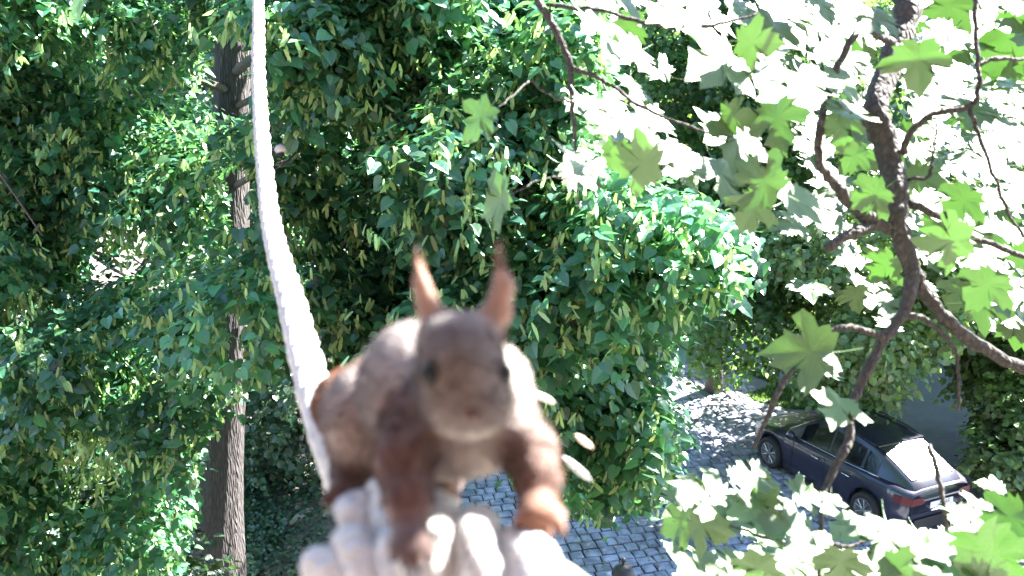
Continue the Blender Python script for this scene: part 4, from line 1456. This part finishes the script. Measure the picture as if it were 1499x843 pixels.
for path, rr, sr, pitch, ph in KN:
    for st_ in twist(path, rr, sr, pitch, 3, ph):
        ph_ = RNG.random() * 6
        MB().tube([np.array(p) - ro for p in st_], [sr * (1 + (.10 if sr < .011 or rr > .011 else .03) * math.sin(i * .55 + ph_) + .03 * RNG.normal()) for i in range(len(st_))], 10).build("strand", M['rope'], rope, True)
fz = []
for st_ in twist(main[:38], .0115, .0113, .12, 1, .7):
    for p in st_[::1]:
        for k in range(3):
            fz.append(p)
fz = np.array(fz); dv = unit(RNG.normal(size=fz.shape))
V = np.stack([fz + dv * .014, fz + dv * .014 + RNG.normal(size=fz.shape) * .0006, fz + dv * (.016 + .004 * RNG.random((len(fz), 1)))], 1).reshape(-1, 3) - ro
tag(link("loose_fibre", np_mesh("fibre", V, np.arange(len(V)).reshape(-1, 3)), M['rope'], rope), kind='stuff')
# balcony rail the rope is tied to, just below the frame
ry, rz = 0.34, 8.2 - 0.345
bal = empty("balcony_rail", (0, ry, rz)); tag(bal, "wooden balcony rail below the frame that carries the rope's knotted end", "railing")
MB().box((0, 0, 0), (1.5, .03, .025)).build("handrail", M['wood'], bal)
for k in range(7):
    MB().box((-1.45 + k * .483, 0, -.5), (.02, .02, .47)).build("baluster", M['wood'], bal)
MB().box((0, -.45, -1.02), (1.6, .6, .05)).build("floor_slab", M['render'], bal)

# ================================================================== SQUIRREL
HEADC = (0.105, 0.086, 0.075); GREY = (0.27, 0.235, 0.225); RED = (0.080, 0.036, 0.024); ORANGE = (0.17, 0.075, 0.042); CREAM = (0.66, 0.60, 0.54); DARKR = (0.05, 0.022, 0.016); PINK = (0.075, 0.05, 0.043); EARC = (0.24, 0.14, 0.095)
S = SDF()
# trunk
S.ell(C(680, 590, .415), (.027, .029, .036), GREY, .012)
S.ell(C(690, 632, .410), (.021, .019, .024), CREAM, .008)
S.ell(C(616, 566, .455), (.031, .033, .042), GREY, .014)
S.ell(C(558, 604, .515), (.029, .033, .042), (0.20, 0.13, 0.095), .014)
S.ell(C(655, 640, .445), (.026, .018, .04), CREAM, .010)
S.ell(C(738, 590, .415), (.011, .024, .024), CREAM, .010)
# thighs
S.ell(C(528, 612, .495), (.020, .026, .026), GREY, .008)
S.ell(C(655, 640, .48), (.018, .022, .024), ORANGE, .008)
# neck and head
S.cap(C(680, 590, .405), C(676, 555, .375), .022, .017, HEADC, .010)
S.ell(C(676, 538, .362), (.0170, .0200, .020), HEADC, .008)
S.ell(C(672, 492, .368), (.0165, .010, .014), HEADC, .008)
S.ell(C(687, 588, .3585), (.0120, .0120, .0135), HEADC, .010)
S.ell(C(691, 602, .3485), (.0062, .0058, .005), PINK, .004)
S.ell(C(654, 584, .36), (.0098, .010, .011), (0.10, .07, .056), .007)
S.ell(C(713, 583, .36), (.0085, .010, .010), (0.10, .07, .056), .007)
S.ell(C(684, 620, .362), (.011, .006, .009), CREAM, .006)
S.ell(C(634, 545, .352), (.0045, .0045, .0040), (.22, .15, .11), .004)
# ears
S.chain([C(636, 490, .372), C(624, 455, .374), C(616, 420, .375), C(611, 380, .376)], [.0036, .0028, .0021, .0009], EARC, .005)
S.chain([C(664, 480, .371), C(643, 466, .373), C(627, 440, .374), C(617, 405, .375)], [.0034, .0028, .0022, .0014], EARC, .005)
S.chain([C(718, 490, .368), C(734, 458, .369), C(739, 420, .371), C(727, 376, .373)], [.0039, .0036, .0029, .0011], EARC, .005)
S.chain([C(692, 478, .368), C(714, 463, .369), C(729, 438, .370), C(734, 405, .372)], [.0034, .0030, .0026, .0018], EARC, .005)
# left arm of the picture: straight down onto the knot
S.chain([C(610, 612, .395), C(590, 672, .378), C(598, 735, .362), C(603, 780, .352)], [.0155, .0115, .0085, .0066], RED, .007)
S.ell(C(603, 794, .347), (.0080, .0055, .0080), DARKR, .005)
for dx, dy, dz in ((-26, 14, -.004), (-10, 24, -.009), (10, 25, -.009), (26, 15, -.005)):
    S.chain([C(603 + dx * .4, 797, .346), C(603 + dx * .8, 800 + dy * .4, .345 + dz * .5), C(603 + dx, 802 + dy, .346 + dz)], [.0034, .0028, .0019], DARKR, .002)
S.chain([C(586, 788, .350), C(574, 800, .350)], [.0028, .0020], DARKR, .002)
# right arm of the picture: reaching forward
S.chain([C(735, 622, .405), C(775, 660, .390), C(788, 700, .378), C(786, 735, .368)], [.0150, .0112, .0085, .0068], RED, .007)
S.ell(C(790, 750, .362), (.0090, .0060, .0080), ORANGE, .005)
for dx, dy, dz in ((-34, 14, -.003), (-13, 28, -.007), (10, 33, -.008), (32, 24, -.005)):
    S.chain([C(790 + dx * .4, 754, .361), C(791 + dx * .85, 756 + dy * .45, .361 + dz * .5), C(792 + dx, 757 + dy, .362 + dz)], [.0028, .0023, .0015], ORANGE, .002)
S.chain([C(806, 745, .364), C(822, 752, .362)], [.0028, .0019], ORANGE, .002)
# hind legs and feet
S.chain([C(520, 650, .50), C(516, 685, .495), C(506, 708, .488)], [.014, .0100, .0080], DARKR, .007)
S.chain([C(512, 705, .49), C(497, 722, .478)], [.0080, .0062], DARKR, .005)
for dx, dy in ((-24, 10), (-12, 20), (4, 24), (18, 20), (28, 10)):
    S.chain([C(499 + dx * .4, 722, .477), C(499 + dx, 724 + dy, .472)], [.0034, .0020], DARKR, .002)
S.chain([C(655, 665, .475), C(655, 700, .465), C(655, 716, .452)], [.0110, .0075, .0060], ORANGE, .006)
for dx in (-14, -5, 5, 14):
    S.chain([C(655 + dx * .4, 716, .452), C(655 + dx, 734, .446)], [.0030, .0019], PINK, .002)
# tail lying back along the rope
S.chain([C(540, 600, .55), C(510, 605, .60), C(500, 590, .66), C(505, 560, .70)], [.014, .018, .019, .012], ORANGE, .010)
V, F, TC = S.mesh(0.0013)
jit = 1 + 0.03 * RNG.normal(size=(len(V), 1))
sq_base = c2w(C(620, 800, .40))
squ = empty("squirrel", tuple(sq_base))
tag(squ, "red squirrel with long ear tufts climbing down the white rope towards the viewer", "squirrel")
Vw = c2w(V) - sq_base
link("body", np_mesh("squirrel_body", Vw, F, np.clip(TC * jit, 0, 1), True), tint_mat("squirrel_skin", 0.85, 0.3, 0.0, 0.15), squ)
# fur
e1 = V[F[:, 1]] - V[F[:, 0]]; e2 = V[F[:, 3]] - V[F[:, 0]]
fn = np.cross(e1, e2); ar = np.linalg.norm(fn, axis=1); fn = fn / np.maximum(ar, 1e-12)[:, None]
cen = V[F].mean(1)
ctr = np.array([C(640, 590, .43)])
NH = 120000
fi = RNG.choice(len(F), NH, p=ar / ar.sum())
uv = RNG.random((NH, 2))
p0 = V[F[fi, 0]] + e1[fi] * uv[:, :1] + e2[fi] * uv[:, 1:]
nn = fn[fi]
vv = Vw  # world check of outward direction
if np.mean((nn * (p0 - ctr)).sum(1)) < 0: nn = -nn
flow = unit(np.array([-0.35, -0.45, 0.8]))
pxh = 749.5 + F_PX * p0[:, 0] / p0[:, 2]; pyh = 421.5 - F_PX * p0[:, 1] / p0[:, 2]
face = (np.abs(pxh - 678) < 80) & (pyh > 460) & (pyh < 640) & (p0[:, 2] < .385)
paw = (pyh > 738) | ((pyh > 700) & (p0[:, 2] > .43))
earm = (pyh < 478) & (np.abs(pxh - 678) < 90) & (p0[:, 2] < .39)
ln = np.where(face, .0028, np.where(paw, .0007, .0046)) * (0.6 + .8 * RNG.random(NH))
ln = np.where((pyh > 630) & ~paw, ln * .45, ln * .8)
ln = np.where(earm, .0009 + .0075 * np.clip((402 - pyh) / 22, 0, 1), ln)
fl = np.tile(flow, (NH, 1))
fl[pyh > 640] = unit(np.array([0, -1.0, -.1]))
fl[face] = unit(p0[face] - C(690, 600, .340))
fl[earm] = np.array([0, 1.0, .1])
hd = unit(nn * np.where(earm, .2, .7)[:, None] + fl * np.where(earm, 1.4, .7)[:, None] + RNG.normal(size=(NH, 3)) * .22)
sd = unit(np.cross(hd, RNG.normal(size=(NH, 3)))) * (.00013 + .00008 * RNG.random((NH, 1)))
HV = np.stack([p0 - sd, p0 + sd, p0 + hd * ln[:, None]], 1)
hc = S.colour(p0) * (1 + .12 * RNG.normal(size=(NH, 1)))
hair = link("fur", np_mesh("squirrel_fur", c2w(HV.reshape(-1, 3)) - sq_base, np.arange(NH * 3).reshape(-1, 3), np.clip(np.repeat(hc, 3, 0), .01, 1)), tint_mat("squirrel_fur", 0.7, 0.0, 0.40), squ)
hair.data.normals_split_custom_set([tuple(v) for v in np.repeat(nn[:, 0:1] * RIGHT + nn[:, 1:2] * UP + nn[:, 2:3] * FWD, 3, 0)])
tag(hair, kind='stuff')
eyem = plain("squirrel_eye", (0.004, 0.004, 0.004), 0.5, spec=0.2)


def ball(name, c, r, mat, parent, base, sc=(1, 1, 1), n=14):
    m = MB(); prof = [(max(r * math.sin(math.pi * i / 9), 1e-5), -r * math.cos(math.pi * i / 9)) for i in range(10)]
    m.lathe(prof, (0, 0, 0), 'Z', n)
    cw = c2w(c) - base
    m.v = [tuple(np.array(v) * sc + cw) for v in m.v]
    return m.build(name, mat, parent, True)


ball("eye", C(631, 547, .3475), .0046, eyem, squ, sq_base)
ball("eye", C(736, 546, .356), .0044, eyem, squ, sq_base)
ball("nose", C(691, 605, .3435), .0030, plain("squirrel_nose", (.06, .035, .03), .8, spec=.1), squ, sq_base, (1.2, .8, .8))
wk = MB()
for sg in (-1, 1):
    for k in range(6):
        a = c2w(C(690 + sg * 22, 596 + k * 4, .348)) - sq_base; b = c2w(C(690 + sg * (95 + 10 * (k % 3)), 580 + k * 16, .335 + .006 * k)) - sq_base
        wk.tube([a, (a + b) / 2 + np.array([0, 0, .004]), b], [.00022, .00016, .00006], 3, False)
tag(wk.build("whisker", plain("whisker", (.05, .04, .035), .5), squ), kind='stuff')
for hand, dx in ((0, 0), (1, 0)):
    for (cx, cy, d, ofs) in [((603, 802, .346, ((-26, 14, -.004), (-10, 24, -.009), (10, 25, -.009), (26, 15, -.005))), (792, 757, .362, ((-34, 14, -.003), (-13, 28, -.007), (10, 33, -.008), (32, 24, -.005))))[hand]]:
        for ox, oy, oz in ofs:
            a = c2w(C(cx + ox, cy + oy, d + oz - .0008)) - sq_base; b = c2w(C(cx + ox * 1.08, cy + oy * 1.3 + 4, d + oz - .0005)) - sq_base
            MB().tube([a, (a * .45 + b * .55) + np.array([0, -.0008, .0006]), b], [.0013, .0009, .0003], 6).build("claw", eyem, squ, True)

# ================================================================== SMALL BIRD beside the rope
B = SDF()
bc = lambda px, py, dz=0.0: C(px, py, 5.45 + dz)
BL = (.015, .015, .02); WH = (.75, .73, .72); GY = (.45, .45, .48)
B.ell(bc(412, 219), (.042, .030, .034), WH, .012)
B.ell(bc(426, 214), (.022, .021, .021), BL, .008)
B.ell(bc(427, 214, -.014), (.011, .010, .010), WH, .003)
B.cap(bc(431, 213), bc(435, 212), .006, .002, BL, .003)
B.chain([bc(412, 226, -.02), bc(402, 228, -.015)], [.016, .008], BL, .004)
B.chain([bc(414, 211, -.012), bc(401, 213, 0)], [.011, .006], BL, .004)
B.chain([bc(401, 221), bc(393, 223, .02)], [.015, .008], BL, .006)
V, F, TC = B.mesh(.0035)
bb = c2w(bc(414, 230))
bird = empty("bird", tuple(bb)); tag(bird, "small black and white bird with a white cheek perched just right of the rope", "bird")
link("body", np_mesh("bird_body", c2w(V) - bb, F, B.colour(V, .002), True), tint_mat("bird_feather", .7, .2), bird)
ball("eye", bc(430, 212, -.021), .0035, eyem, bird, bb, n=8)
for k in (-3, 3):
    a = c2w(bc(413 + k, 226)) - bb; b = c2w(bc(413 + k, 240)) - bb
    MB().tube([a, b], .0028, 5).build("leg", blackp, bird)

# ================================================================== pale husks in the air right of the squirrel
hm = plain("seed_husk", (.62, .52, .42), .7, noise=.15, scale=200)
for i, (p0_, p1_, d, w_, lab) in enumerate([((780, 574), (812, 590), .62, 9, "tan husk flake in the air, topmost of three beside the squirrel's flank"), ((842, 636), (868, 656), .62, 9, "tan husk flake in the air, middle one of three beside the squirrel's arm"),
                                   ((824, 668), (866, 704), .60, 11, "white husk flake in the air, lowest of three beside the squirrel's arm")]):
    a, b = W(*p0_, d), W(*p1_, d + .01)
    hk = MB(); pts = [a + (b - a) * t for t in (0, .2, .5, .8, 1)]
    hk.tube([p - a for p in pts], [w_ * .5 * d / F_PX * k for k in (.15, .75, 1, .8, .15)], 8)
    ho_ = hk.build("husk", hm if i < 2 else M['rope'], None, True); ho_.location = tuple(a)
    tag(ho_, lab, "husk", "pale husk flakes in the air")
